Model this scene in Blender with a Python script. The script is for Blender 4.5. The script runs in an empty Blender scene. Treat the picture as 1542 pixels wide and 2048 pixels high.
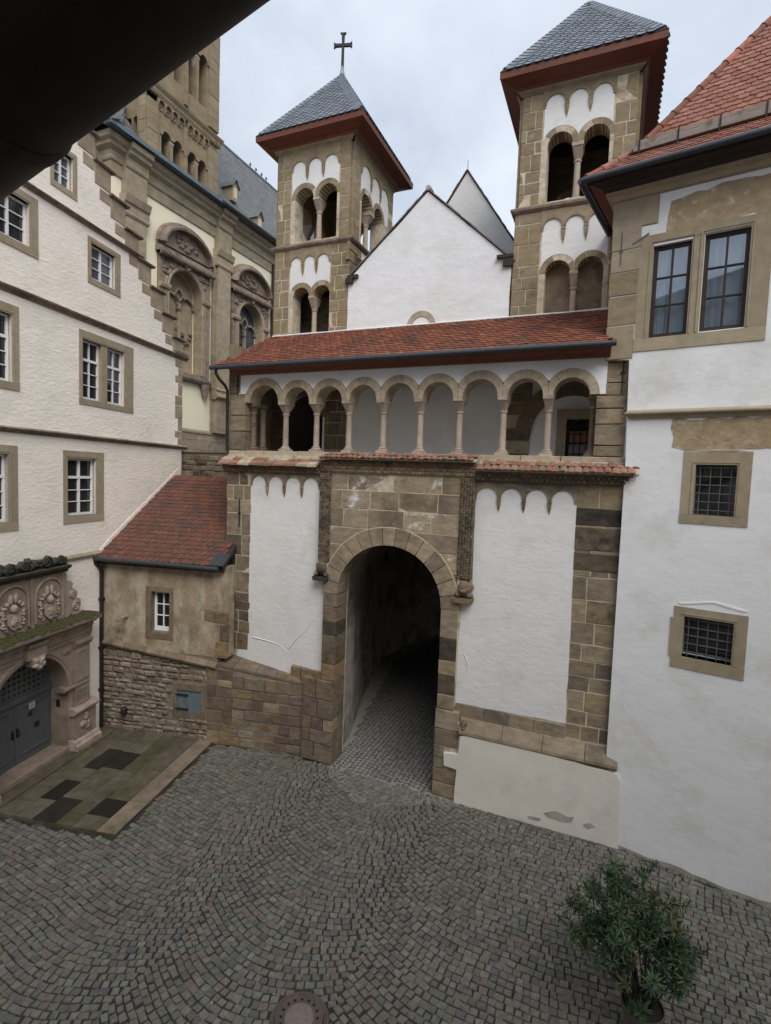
import bpy, math, random
import numpy as np
from mathutils import Vector as V, Matrix as M
from mathutils.geometry import tessellate_polygon

R = random.Random(11)
sc = bpy.context.scene
COL = sc.collection
PI = math.pi

# ------------------------------------------------------------------ camera
CR = V((0.91925652, 0.39190539, 0.03711629))      # right
CU = V((-0.06037281, 0.04718213, 0.99706016))     # up
CF = V((-0.38900203, 0.91879487, -0.06703291))    # forward
CP = V((0.0, 0.0, 7.8))
cam = bpy.data.cameras.new('camera')
co = bpy.data.objects.new('camera', cam)
COL.objects.link(co)
co.matrix_world = M(((CR.x, CU.x, -CF.x, CP.x), (CR.y, CU.y, -CF.y, CP.y), (CR.z, CU.z, -CF.z, CP.z), (0, 0, 0, 1)))
cam.sensor_fit = 'HORIZONTAL'
cam.sensor_width = 36.0
cam.lens = 36.0 * 1055.3 / 1542.0
cam.clip_start = 0.05
cam.clip_end = 3000
sc.camera = co

def proj(p):
    d = p - CP
    z = d.dot(CF)
    if z < 0.1: return None
    return 771 + 1055.3 * d.dot(CR) / z, 1024 - 1055.3 * d.dot(CU) / z, z

def in_view(p, m=40):
    q = proj(p)
    return q is not None and -m < q[0] < 1542 + m and -m < q[1] < 2048 + m

# ------------------------------------------------------------------ light
RANGE_H = 11.0  # eaves height of the unseen range, set for the shade it throws
SUN_EL, SUN_AZ = 47, 138          # azimuth: where the brightest part of the cloud stands, degrees clockwise from +Y
w = bpy.data.worlds.new('World')
sc.world = w
w.use_nodes = True
nt = w.node_tree
nt.nodes.clear()
def N(t, **k):
    n = nt.nodes.new(t)
    for a, b in k.items(): setattr(n, a, b)
    return n
sky = N('ShaderNodeTexSky', sky_type='NISHITA', sun_disc=False)
sky.sun_elevation = math.radians(SUN_EL)
sky.sun_rotation = math.radians(SUN_AZ)
sky.air_density = 1.0; sky.dust_density = 2.0; sky.ozone_density = 1.0
tc = N('ShaderNodeTexCoord')
mp = N('ShaderNodeMapping'); mp.inputs['Scale'].default_value = (1.0, 1.0, 1.7)
n1 = N('ShaderNodeTexNoise'); n1.inputs['Scale'].default_value = 2.3; n1.inputs['Detail'].default_value = 7; n1.inputs['Roughness'].default_value = .55; n1.inputs['Distortion'].default_value = .3
rp = N('ShaderNodeValToRGB')
rp.color_ramp.elements[0].position = .30; rp.color_ramp.elements[0].color = (4.8, 5.5, 6.6, 1)
rp.color_ramp.elements[1].position = .66; rp.color_ramp.elements[1].color = (7.6, 8.15, 9.0, 1)
mx = N('ShaderNodeMix', data_type='RGBA'); mx.inputs['Factor'].default_value = .90
bg = N('ShaderNodeBackground'); bg.inputs['Strength'].default_value = .062
ow = N('ShaderNodeOutputWorld')
for a, b in ((tc.outputs['Generated'], mp.inputs[0]), (mp.outputs[0], n1.inputs['Vector']), (n1.outputs['Fac'], rp.inputs[0]),
             (sky.outputs[0], mx.inputs[6]), (rp.outputs[0], mx.inputs[7]), (mx.outputs[2], bg.inputs['Color']), (bg.outputs[0], ow.inputs['Surface'])):
    nt.links.new(a, b)
sl = bpy.data.lights.new('sun', 'SUN')
sl.energy = 1.5
sl.angle = math.radians(40)
sl.color = (1.0, .97, .92)
so = bpy.data.objects.new('sun', sl)
COL.objects.link(so)
el, az = math.radians(SUN_EL), math.radians(SUN_AZ)
sdir = V((math.sin(az) * math.cos(el), math.cos(az) * math.cos(el), math.sin(el)))
so.rotation_euler = sdir.to_track_quat('Z', 'Y').to_euler()
vs = sc.view_settings
vs.view_transform = 'Standard'
vs.look = 'None'
vs.exposure = 1.0
vs.gamma = 1.0
vs.use_curve_mapping = False
sc.cycles.max_bounces = 16
sc.cycles.diffuse_bounces = 10

# ------------------------------------------------------------------ materials
def mat(name, cols, scale=3.0, var=.35, bump=.25, bscale=30.0, rough=.88, stretch=(1, 1, 1), stain=None, stain_scale=.7, stain_at=(.52, .7), stain_stretch=(1, 1, 1),
        rnd=True, metallic=0.0, spec=.3, bdist=.02, gain=1.0, stain2=None, stain2_scale=1.5, stain2_at=(.55, .7)):
    cols = [tuple(x * gain for x in c) for c in cols]
    if stain: stain = tuple(x * (1 + (gain - 1) * .6) for x in stain)
    m = bpy.data.materials.new(name)
    m.use_nodes = True
    t = m.node_tree
    t.nodes.clear()
    def A(ty, **k):
        n = t.nodes.new(ty)
        for a, b in k.items(): setattr(n, a, b)
        return n
    L = t.links.new
    geo = A('ShaderNodeNewGeometry')
    def noise(sc_, st, det=5, ro=.6):
        mp_ = A('ShaderNodeMapping'); mp_.inputs['Scale'].default_value = st
        L(geo.outputs['Position'], mp_.inputs[0])
        n = A('ShaderNodeTexNoise'); n.inputs['Scale'].default_value = sc_; n.inputs['Detail'].default_value = det; n.inputs['Roughness'].default_value = ro
        L(mp_.outputs[0], n.inputs['Vector'])
        return n
    if len(cols) > 1:
        cr = A('ShaderNodeValToRGB'); cr.color_ramp.interpolation = 'LINEAR'
        e = cr.color_ramp.elements
        while len(e) < len(cols): e.new(.5)
        for i, c in enumerate(cols):
            e[i].position = i / (len(cols) - 1); e[i].color = (*c, 1)
        if rnd:
            oi = A('ShaderNodeObjectInfo')
            ad = A('ShaderNodeMath', operation='ADD'); fr = A('ShaderNodeMath', operation='FRACT')
            L(oi.outputs['Random'], ad.inputs[0]); L(geo.outputs['Random Per Island'], ad.inputs[1]); L(ad.outputs[0], fr.inputs[0])
            L(fr.outputs[0], cr.inputs[0])
        else:
            L(noise(scale * .35, stretch, 3).outputs['Fac'], cr.inputs[0])
        col = cr.outputs[0]
    else:
        rgb = A('ShaderNodeRGB'); rgb.outputs[0].default_value = (*cols[0], 1); col = rgb.outputs[0]
    n = noise(scale, stretch)
    mr = A('ShaderNodeMapRange'); mr.inputs[1].default_value = .25; mr.inputs[2].default_value = .75; mr.inputs[3].default_value = 1 - var; mr.inputs[4].default_value = 1 + var * .8
    L(n.outputs['Fac'], mr.inputs[0])
    mu = A('ShaderNodeMix', data_type='RGBA', blend_type='MULTIPLY'); mu.inputs['Factor'].default_value = 1
    L(col, mu.inputs[6]); L(mr.outputs[0], mu.inputs[7])
    col = mu.outputs[2]
    for sc_, s_, st_, at_ in ((stain, stain_scale, stain_stretch, stain_at), (stain2, stain2_scale, (1, 1, 1), stain2_at)):
        if sc_ is None: continue
        sn = noise(s_, st_, 8, .68)
        sr = A('ShaderNodeMapRange'); sr.inputs[1].default_value = at_[0]; sr.inputs[2].default_value = at_[1]
        L(sn.outputs['Fac'], sr.inputs[0])
        sm = A('ShaderNodeMix', data_type='RGBA')
        L(sr.outputs[0], sm.inputs['Factor']); L(col, sm.inputs[6]); sm.inputs[7].default_value = (*sc_, 1)
        col = sm.outputs[2]
    b = A('ShaderNodeBsdfPrincipled')
    b.inputs['Roughness'].default_value = rough
    b.inputs['Metallic'].default_value = metallic
    b.inputs['Specular IOR Level'].default_value = spec
    L(col, b.inputs['Base Color'])
    if bump > 0:
        bn = noise(bscale, stretch, 6, .65)
        bp = A('ShaderNodeBump'); bp.inputs['Strength'].default_value = bump; bp.inputs['Distance'].default_value = bdist
        L(bn.outputs['Fac'], bp.inputs['Height']); L(bp.outputs[0], b.inputs['Normal'])
    o = A('ShaderNodeOutputMaterial')
    L(b.outputs[0], o.inputs[0])
    return m

SS = [(.155, .122, .08), (.20, .16, .108), (.23, .178, .112), (.19, .155, .112), (.25, .20, .14), (.165, .13, .092), (.12, .098, .074), (.21, .165, .115)]
m = {}
m['sand'] = mat('ochre_sandstone', SS, 4, .35, .5, 25, stretch=(1, 1, 2.2), stain=(.05, .042, .033), stain_scale=.8, stain_at=(.50, .72), bdist=.03, stain2=(.30, .27, .21), stain2_scale=3.2, stain2_at=(.60, .72), gain=1.28)
m['sandg'] = mat('whitewashed_sandstone', SS, 4, .3, .6, 22, stretch=(1, 1, 2), stain=(.48, .47, .45), stain_scale=2.2, stain_at=(.56, .66), stain2=(.05, .04, .03), stain2_at=(.62, .75), bdist=.03, gain=1.5)
m['sandd'] = mat('soot_dark_sandstone', [(.03, .026, .022), (.14, .11, .075), (.055, .046, .036), (.17, .13, .085), (.09, .07, .05), (.04, .034, .028), (.15, .105, .065)], 5, .45, .6, 28, stretch=(1, 1, 1.8), stain=(.02, .018, .016), stain_scale=2.0, stain_at=(.5, .7), bdist=.03, gain=1.25)
m['sandp'] = mat('plinth_sandstone', [(.11, .085, .062), (.155, .115, .075), (.20, .14, .075), (.13, .095, .075), (.17, .135, .095), (.10, .07, .05), (.15, .11, .09)], 5, .4, .7, 24, stretch=(1, 1, 1.8), stain=(.04, .034, .028), stain_scale=1.8, stain_at=(.56, .75), bdist=.035, gain=1.2)
m['sandt'] = mat('tower_sandstone', [(.20, .16, .095), (.245, .195, .12), (.22, .165, .09), (.26, .205, .135), (.23, .18, .115), (.19, .15, .10)], 4, .28, .4, 25, stretch=(1, 1, 2), stain=(.085, .072, .05), stain_scale=1.0, stain_at=(.54, .78), bdist=.025, stain2=(.33, .29, .22), stain2_scale=2.6, stain2_at=(.60, .76), gain=1.05)
m['sandl'] = mat('pale_worn_sandstone', [(.27, .225, .165), (.32, .265, .20), (.30, .245, .17), (.25, .205, .155)], 5, .3, .45, 28, stain=(.11, .09, .065), stain_scale=2, stain_at=(.57, .76), bdist=.02, gain=1.35)
m['colm'] = mat('pinkish_column_stone', [(.27, .22, .175), (.32, .265, .215), (.24, .195, .155)], 6, .25, .3, 30, stain=(.13, .11, .09), stain_scale=3, stain_at=(.56, .75), gain=1.3)
m['frame'] = mat('olive_window_stone', [(.215, .18, .125), (.24, .20, .14), (.20, .165, .115), (.225, .18, .12)], 5, .18, .25, 60, bdist=.006, stain=(.15, .125, .09), stain_scale=1.5, stain_at=(.6, .8), gain=1.45)
m['framed'] = mat('brown_window_stone', [(.14, .105, .07), (.165, .125, .085), (.12, .09, .06)], 5, .3, .4, 40, bdist=.01, stain=(.06, .05, .035), stain_scale=2, gain=1.3)
m['church'] = mat('church_sandstone', [(.20, .165, .115), (.225, .185, .13), (.185, .15, .105), (.21, .165, .12)], 3, .3, .35, 20, stain=(.09, .075, .06), stain_scale=.8, stain_at=(.55, .8), bdist=.02, stretch=(1, 1, 1.6), gain=1.5)
m['churchd'] = mat('weathered_church_sandstone', [(.15, .115, .085), (.17, .13, .10), (.13, .10, .08)], 5, .4, .6, 16, stain=(.06, .05, .04), stain_scale=1.2, stain_at=(.5, .72), bdist=.04, gain=1.5)
m['bigtower'] = mat('bell_tower_sandstone', [(.22, .175, .105), (.24, .19, .12), (.20, .155, .095), (.215, .17, .115)], 2, .25, .3, 15, stretch=(1, 1, 1.5), stain=(.12, .10, .065), stain_scale=.5, stain_at=(.5, .75), bdist=.02, gain=1.15)
m['mortar'] = mat('beige_lime_mortar', [(.345, .295, .225)], 9, .3, .5, 60, stain=(.16, .13, .09), stain_scale=2.5, stain_at=(.5, .7), bdist=.01, gain=1.45)
m['mortard'] = mat('dull_mortar', [(.17, .145, .11)], 9, .3, .5, 60, stain=(.08, .07, .055), stain_scale=2.5, stain_at=(.5, .7), bdist=.01, gain=1.2)
m['white'] = mat('white_limewash', [(.74, .74, .745)], 1.2, .05, .3, 3.0, bdist=.03, stretch=(1, 1, 1.6), stain=(.58, .565, .54), stain_scale=.8, stain_at=(.48, .72))
m['splash'] = mat('splashed_wall_foot', [(.40, .375, .33)], 5, .25, .5, 12, stain=(.24, .215, .17), stain_scale=2.5, stain_at=(.45, .65), bdist=.02)
m['gable'] = mat('lumpy_white_limewash', [(.70, .70, .71)], 1.2, .06, .5, 2.2, bdist=.05, stretch=(1, 1, 1.3), stain=(.60, .59, .575), stain_scale=.8, stain_at=(.48, .75))
m['whitew'] = mat('greyed_limewash', [(.66, .652, .64)], 1.3, .06, .4, 5, bdist=.03, stretch=(1, 1, 1.8), stain=(.56, .545, .52), stain_scale=1.3, stain_at=(.52, .75))
m['whitep'] = mat('patched_plinth_render', [(.64, .61, .545)], 1.6, .07, .35, 6, bdist=.02, stain=(.46, .44, .40), stain_scale=1.0, stain_at=(.55, .8), stain2=(.36, .33, .28), stain2_scale=3.0, stain2_at=(.70, .72))
m['cream'] = mat('trowelled_cream_render', [(.78, .715, .635)], 1.2, .07, .6, 6.0, bdist=.032, stretch=(1, 1, 2.4), stain=(.67, .61, .55), stain_scale=.8, stain_at=(.5, .8), gain=1.12)
m['yellow'] = mat('pale_yellow_render', [(.72, .665, .50)], 1.5, .04, .1, 20, stain=(.58, .54, .42), stain_scale=.5, stain_at=(.5, .8), gain=1.1)
m['old'] = mat('stained_old_render', [(.26, .205, .135), (.19, .145, .095), (.30, .25, .175)], 2.5, .35, .6, 14, rnd=False, stain=(.33, .29, .225), stain_scale=2.0, stain_stretch=(1, 1, .5), stain_at=(.44, .62), stain2=(.11, .085, .055), stain2_scale=1.6, stain2_at=(.56, .75), bdist=.03, gain=1.4)
m['patch'] = mat('tan_bare_render', [(.38, .29, .185), (.30, .225, .14), (.43, .345, .235)], 5, .3, .7, 12, rnd=False, stain=(.46, .41, .33), stain_scale=6, stain_at=(.56, .68), bdist=.03, gain=1.15)
m['rubble'] = mat('rubble_stone', [(.12, .10, .075), (.17, .14, .10), (.21, .18, .14), (.14, .105, .075), (.19, .145, .115), (.10, .08, .06)], 7, .4, .8, 18, stain=(.27, .23, .175), stain_scale=3.0, stain_at=(.52, .66), stain2=(.05, .042, .033), stain2_scale=2.2, stain2_at=(.58, .74), bdist=.035, gain=1.2)
m['tile'] = mat('red_clay_tile', [(.235, .08, .045), (.19, .065, .04), (.30, .12, .07), (.145, .062, .045), (.21, .08, .05), (.27, .09, .05)], 9, .35, .3, 40, rough=.85, stain=(.08, .055, .042), stain_scale=1.3, stain_at=(.5, .72), bdist=.006, gain=1.05)
m['tiled'] = mat('brown_clay_tile', [(.115, .055, .040), (.145, .06, .04), (.095, .05, .04), (.125, .058, .044), (.165, .065, .04)], 9, .35, .3, 40, rough=.85, stain=(.06, .045, .04), stain_scale=1.4, stain_at=(.5, .75), stain2=(.17, .075, .05), stain2_scale=.8, stain2_at=(.6, .8), bdist=.006, gain=.95)
m['tilep'] = mat('faded_pink_clay_tile', [(.25, .105, .075), (.215, .088, .06), (.29, .135, .10), (.235, .10, .07)], 9, .3, .3, 40, rough=.9, stain=(.15, .09, .065), stain_scale=2.2, stain_at=(.55, .75), bdist=.006)
m['tilec'] = mat('mossy_coping_tile', [(.27, .13, .09), (.30, .17, .12), (.22, .10, .07), (.25, .18, .13)], 9, .35, .4, 40, rough=.9, stain=(.10, .085, .06), stain_scale=4, stain_at=(.5, .7), bdist=.008)
m['slate'] = mat('blue_grey_slate', [(.085, .095, .115), (.115, .125, .145), (.10, .11, .13), (.075, .085, .10), (.13, .14, .155)], 8, .25, .2, 40, rough=.42, spec=.5, bdist=.004, gain=1.5)
m['slated'] = mat('weathered_slate', [(.075, .08, .085), (.095, .10, .105), (.085, .09, .09), (.11, .115, .115)], 3, .3, .25, 30, rough=.6, stain=(.13, .125, .11), stain_scale=.8, stain_at=(.5, .75), bdist=.006, gain=1.5)
m['deck'] = mat('dark_roof_underlay', [(.03, .022, .02)], 5, .3, 0)
m['cobble'] = mat('grey_cobble', [(0.114, 0.112, 0.093), (0.175, 0.172, 0.15), (0.098, 0.095, 0.081), (0.136, 0.131, 0.109), (0.15, 0.115, 0.095), (0.164, 0.157, 0.134), (0.109, 0.108, 0.089), (0.1, 0.098, 0.099), (0.142, 0.137, 0.114), (0.129, 0.126, 0.104), (0.147, 0.14, 0.117), (0.12, 0.116, 0.097)],
               14, .35, .45, 45, rough=.8, stain=(.13, .10, .085), stain_scale=.55, stain_at=(.56, .75), bdist=.008, gain=1.02)
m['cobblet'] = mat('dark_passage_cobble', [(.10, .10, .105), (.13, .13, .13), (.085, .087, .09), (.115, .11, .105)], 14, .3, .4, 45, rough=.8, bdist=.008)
m['joint'] = mat('earthy_joint', [(.034, .031, .025)], 12, .4, .5, 60, stain=(.05, .055, .028), stain_scale=1.2, stain_at=(.5, .7), bdist=.01)
m['jointl'] = mat('pale_mortar_joint', [(.25, .24, .22)], 12, .3, .4, 60, bdist=.01)
m['flag'] = mat('sandstone_flag', [(.115, .095, .065), (.145, .12, .088), (.10, .085, .05), (.13, .11, .075), (.155, .13, .10)], 4, .35, .3, 25, rough=.75, stain=(.055, .052, .018), stain_scale=.9, stain_at=(.48, .68), bdist=.01, gain=.82)
m['flagd'] = mat('wet_dark_flag', [(.022, .02, .017), (.03, .027, .022), (.018, .016, .014)], 4, .3, .2, 30, rough=.45, bdist=.006)
m['curb'] = mat('pinkish_curb_stone', [(.21, .165, .125), (.235, .18, .14), (.19, .15, .11)], 5, .3, .3, 25, stain=(.10, .09, .035), stain_scale=1.0, stain_at=(.5, .7), bdist=.01, gain=1.0)
m['moss'] = mat('dark_moss', [(.035, .035, .015), (.06, .058, .02), (.022, .021, .014)], 14, .5, .9, 40, rnd=False, bdist=.03)
m['portal'] = mat('pinkish_carved_sandstone', [(.235, .185, .145)], 3, .3, .4, 22, stain=(.13, .095, .075), stain_scale=1.2, stain_at=(.48, .72), stain2=(.20, .17, .115), stain2_scale=1.4, stain2_at=(.5, .7), bdist=.02, gain=1.25)
m['relief'] = mat('grey_carved_relief', [(.27, .215, .175)], 6, .35, .5, 24, stain=(.10, .08, .065), stain_scale=3, stain_at=(.55, .75), bdist=.02, gain=1.3)
m['crest'] = mat('blackened_crest_stone', [(.055, .05, .038)], 8, .5, .8, 20, stain=(.09, .095, .03), stain_scale=2, stain_at=(.55, .7), bdist=.03)
m['redwood'] = mat('oxide_red_painted_wood', [(.135, .044, .025)], 6, .25, .15, 30, rough=.6, stretch=(.4, .4, 3), bdist=.004)
m['greywood'] = mat('weathered_grey_timber', [(.20, .17, .145), (.24, .205, .175)], 8, .35, .5, 30, stretch=(.4, .4, 4), bdist=.01, stain=(.08, .06, .045), stain_scale=3, gain=1.2)
m['darkwood'] = mat('dark_brown_timber', [(.035, .024, .018)], 8, .3, .2, 30, rough=.6)
m['gutter'] = mat('dark_zinc', [(.055, .062, .072)], 6, .2, .05, 30, rough=.45, metallic=.4, spec=.5)
m['pipe'] = mat('brown_black_pipe', [(.026, .02, .018)], 8, .3, .05, 30, rough=.55, spec=.25)
m['lenspipe'] = mat('dark_brown_painted_pipe', [(.014, .010, .008)], 30, .3, .02, 90, rough=.6, spec=.15)
m['iron'] = mat('black_iron', [(.022, .02, .02)], 12, .3, .2, 60, rough=.6, spec=.3)
m['irong'] = mat('grey_iron_bars', [(.10, .10, .10)], 12, .3, .2, 60, rough=.6, spec=.4)
m['whitewood'] = mat('white_window_paint', [(.75, .75, .74)], 4, .03, 0, rough=.5)
m['glass'] = mat('dark_window_pane', [(.022, .024, .028)], 1, .1, .02, 3, rough=.06, spec=.55, bdist=.01)
m['glassb'] = mat('blue_grey_window_pane', [(.085, .09, .115)], 1, .2, .02, 3, rough=.08, spec=.6, bdist=.01)
m['leaded'] = mat('leaded_glass', [(.05, .06, .075), (.09, .105, .125), (.035, .042, .055), (.12, .13, .14)], 16, .5, .3, 30, rough=.25, spec=.5, rnd=False, bdist=.01)
m['curtain'] = mat('white_curtain', [(.72, .73, .75)], 3, .04, 0, rough=.9)
m['sheer'] = mat('reflected_sky_net', [(.62, .65, .70)], 3, .06, 0, rough=.9)  # grey put in for sky reflected in the panes
m['room'] = mat('dim_room', [(.10, .105, .115)], 1, .1, 0)
m['doorp'] = mat('slate_grey_door_paint', [(.088, .092, .097)], 5, .12, .05, 30, rough=.5, spec=.35)
m['shut'] = mat('grey_blue_shutter_paint', [(.115, .15, .17)], 8, .25, .15, 30, rough=.7, stretch=(1, 1, .4))
m['paper'] = mat('white_notice', [(.5, .5, .5)], 5, .05, 0)
m['copper'] = mat('green_grey_sheet_metal', [(.13, .17, .20)], 5, .25, .05, 20, rough=.5, metallic=.3)
m['verdigris'] = mat('verdigris_cap', [(.22, .30, .31)], 8, .25, .1, 20, rough=.6)
m['cast'] = mat('rusty_cast_iron', [(.085, .068, .06), (.10, .078, .068)], 10, .3, .5, 60, rough=.7, spec=.3, bdist=.006)
m['castc'] = mat('concrete_cover_fill', [(.19, .15, .13)], 12, .25, .4, 60, rough=.85, bdist=.006)
m['leaf'] = mat('oleander_leaf', [(.028, .06, .026), (.042, .082, .034), (.032, .07, .042), (.055, .085, .032), (.08, .10, .03)], 10, .3, 0, rough=.5, spec=.4)
m['leafb'] = mat('faded_oleander_leaf', [(.10, .105, .04), (.10, .08, .045), (.07, .09, .03)], 10, .3, 0, rough=.55)
m['twig'] = mat('brown_twig', [(.06, .045, .032)], 12, .3, 0)
m['pot'] = mat('grey_plastic_pot', [(.10, .095, .082)], 8, .2, .1, 40, rough=.6)
m['soil'] = mat('potting_soil', [(.035, .033, .022)], 20, .4, .8, 60, bdist=.02)
m['fallen'] = mat('dry_fallen_leaf', [(.30, .26, .18), (.22, .14, .07), (.38, .36, .30), (.16, .12, .07)], 10, .2, 0)
m['weed'] = mat('small_weed', [(.05, .07, .02), (.035, .05, .016)], 10, .3, 0)
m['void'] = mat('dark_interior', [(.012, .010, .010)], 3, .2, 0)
m['tunnel'] = mat('sooty_passage_render', [(.40, .365, .33)], 2.5, .3, .7, 6, stain=(.12, .105, .09), stain_scale=1.1, stain_at=(.46, .66), bdist=.05)
m['tunneld'] = mat('sooty_passage_vault', [(.42, .37, .32)], 2.5, .3, .7, 8, bdist=.05)

# ------------------------------------------------------------------ geometry helpers
class F:
    """A wall's own frame: a along the wall, z up it, d out of it."""
    def __init__(s, o, u, n, up=(0, 0, 1)):
        s.o = V(o); s.u = V(u).normalized(); s.n = V(n).normalized(); s.w = V(up).normalized()
    def p(s, a, z, d=0.0): return s.o + s.u * a + s.w * z + s.n * d
    def mat(s, a, z, d=0.0):
        q = s.p(a, z, d)
        return M(((s.u.x, s.w.x, s.n.x, q.x), (s.u.y, s.w.y, s.n.y, q.y), (s.u.z, s.w.z, s.n.z, q.z), (0, 0, 0, 1)))

class MB:
    def __init__(s): s.v = []; s.f = []
    def add(s, vs, fs):
        b = len(s.v); s.v.extend(vs); s.f.extend([tuple(b + i for i in f) for f in fs]); return s
    def box(s, fr, a0, a1, z0, z1, d0, d1):
        c = [fr.p(a, z, d) for d in (d0, d1) for (a, z) in ((a0, z0), (a1, z0), (a1, z1), (a0, z1))]
        return s.add(c, [(3, 2, 1, 0), (4, 5, 6, 7), (0, 1, 5, 4), (1, 2, 6, 5), (2, 3, 7, 6), (3, 0, 4, 7)])
    def prism(s, fr, poly, d0, d1):
        n = len(poly)
        c = [fr.p(a, z, d0) for a, z in poly] + [fr.p(a, z, d1) for a, z in poly]
        t = tessellate_polygon([[V((a, z, 0)) for a, z in poly]])
        fs = [tuple(n + i for i in f) for f in t] + [tuple(reversed(f)) for f in t]
        fs += [(i, (i + 1) % n, n + (i + 1) % n, n + i) for i in range(n)]
        return s.add(c, fs)
    def holes(s, fr, outer, holes, d0, d1):
        loops = [outer] + list(holes)
        flat = [q for l in loops for q in l]
        n = len(flat)
        t = tessellate_polygon([[V((a, z, 0)) for a, z in l] for l in loops])
        c = [fr.p(a, z, d0) for a, z in flat] + [fr.p(a, z, d1) for a, z in flat]
        fs = [tuple(n + i for i in f) for f in t] + [tuple(reversed(f)) for f in t]
        b = 0
        for l in loops:
            k = len(l)
            fs += [(b + i, b + (i + 1) % k, n + b + (i + 1) % k, n + b + i) for i in range(k)]
            b += k
        return s.add(c, fs)
    def stone(s, fr, q, d0, d1, ch=.014):
        """q: four corners (a, z) counter-clockwise; arrises worn off by ch."""
        ca = sum(a for a, z in q) / 4; cz = sum(z for a, z in q) / 4
        c = [fr.p(a, z, d0) for a, z in q] + [fr.p(a, z, d1 - ch) for a, z in q]
        for a, z in q:
            k = ch * (.8 + .6 * R.random())
            c.append(fr.p(a + (k if a < ca else -k), z + (k if z < cz else -k), d1 + R.uniform(-.004, .004)))
        fs = [(8, 9, 10, 11), (3, 2, 1, 0)]
        for i in range(4):
            j = (i + 1) % 4
            fs += [(i, j, 4 + j, 4 + i), (4 + i, 4 + j, 8 + j, 8 + i)]
        return s.add(c, fs)
    def lathe(s, c, prof, n=16, axis=None, a0=0, a1=2 * PI):
        """prof: (radius, height) along axis from c."""
        ax = V(axis).normalized() if axis is not None else V((0, 0, 1))
        e1 = ax.orthogonal().normalized(); e2 = ax.cross(e1)
        full = abs(a1 - a0 - 2 * PI) < 1e-6
        k = n if full else n + 1
        vs = []
        for r, h in prof:
            for i in range(k):
                t = a0 + (a1 - a0) * i / n
                vs.append(V(c) + ax * h + (e1 * math.cos(t) + e2 * math.sin(t)) * r)
        fs = []
        for j in range(len(prof) - 1):
            for i in range(n):
                i2 = (i + 1) % k
                fs.append((j * k + i, j * k + i2, (j + 1) * k + i2, (j + 1) * k + i))
        if full:
            fs.append(tuple(reversed(range(k)))); fs.append(tuple((len(prof) - 1) * k + i for i in range(k)))
        return s.add(vs, fs)
    def tube(s, pts, r, n=10, r1=None):
        pts = [V(p) for p in pts]
        vs = []; e = None
        for i, p in enumerate(pts):
            t = (pts[min(i + 1, len(pts) - 1)] - pts[max(i - 1, 0)]).normalized()
            if e is None: e = t.orthogonal().normalized()
            e = (e - t * e.dot(t)).normalized(); g = t.cross(e)
            rr = r if r1 is None else r + (r1 - r) * i / (len(pts) - 1)
            for k in range(n):
                a = 2 * PI * k / n
                vs.append(p + (e * math.cos(a) + g * math.sin(a)) * rr)
        fs = [(i * n + k, i * n + (k + 1) % n, (i + 1) * n + (k + 1) % n, (i + 1) * n + k) for i in range(len(pts) - 1) for k in range(n)]
        fs += [tuple(reversed(range(n))), tuple((len(pts) - 1) * n + k for k in range(n))]
        return s.add(vs, fs)
    def mould(s, fr, a0, a1, prof, e0=0.0, e1=0.0):
        """prof: outline (d, z) run along the wall from a0 to a1; e: return at the ends grows with d (mitre)."""
        n = len(prof)
        c = [fr.p(a0 - e0 * d, z, d) for d, z in prof] + [fr.p(a1 + e1 * d, z, d) for d, z in prof]
        fs = [(i, (i + 1) % n, n + (i + 1) % n, n + i) for i in range(n)]
        t = tessellate_polygon([[V((d, z, 0)) for d, z in prof]])
        fs += [tuple(f) for f in t] + [tuple(n + i for i in reversed(f)) for f in t]
        return s.add(c, fs)
    def sweep(s, fr, path, prof, closed=False):
        """path (a, z) in the wall plane; prof list (offset to the left, d)."""
        n = len(prof); k = len(path); vs = []
        for i, (a, z) in enumerate(path):
            p0 = path[(i - 1) % k] if closed or i > 0 else path[i]; p1 = path[(i + 1) % k] if closed or i < k - 1 else path[i]
            t = V((p1[0] - p0[0], p1[1] - p0[1])); t.normalize(); nx, nz = -t.y, t.x
            for off, d in prof: vs.append(fr.p(a + nx * off, z + nz * off, d))
        fs = []
        for i in range(k if closed else k - 1):
            j = (i + 1) % k
            for q in range(n):
                q2 = (q + 1) % n
                fs.append((i * n + q, i * n + q2, j * n + q2, j * n + q))
        if not closed: fs += [tuple(range(n)), tuple((k - 1) * n + q for q in reversed(range(n)))]
        return s.add(vs, fs)
    def mesh(s, name, sub=V((0, 0, 0)), smooth=0):
        me = bpy.data.meshes.new(name)
        me.from_pydata([tuple(v - sub) for v in s.v], [], s.f)
        if smooth:
            me.polygons.foreach_set('use_smooth', [True] * len(me.polygons))
            me.set_sharp_from_angle(angle=math.radians(smooth))
        return me

WM = {}
def thing(name, label, cat, loc, group=None):
    o = bpy.data.objects.new(name, None)
    COL.objects.link(o); o.location = loc; o.empty_display_size = .2
    o['label'] = label; o['category'] = cat
    if group: o['group'] = group
    WM[o.name] = M.Translation(V(loc))
    return o
def put(name, me, material, parent=None, world=None, kind=None, label=None, group=None, cat=None):
    o = bpy.data.objects.new(name, me)
    COL.objects.link(o)
    if material is not None and not me.materials: me.materials.append(material)
    world = world if world is not None else (WM[parent.name] if parent else M.Identity(4))
    WM[o.name] = world
    if parent is not None:
        o.parent = parent
        o.matrix_basis = WM[parent.name].inverted() @ world
    else:
        o.matrix_basis = world
    for k, v in (('kind', kind), ('label', label), ('group', group), ('category', cat)):
        if v: o[k] = v
    return o
def part(mb, name, material, parent, smooth=0, **k):
    return put(name, mb.mesh(name, WM[parent.name].to_translation(), smooth), material, parent, **k)
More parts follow.
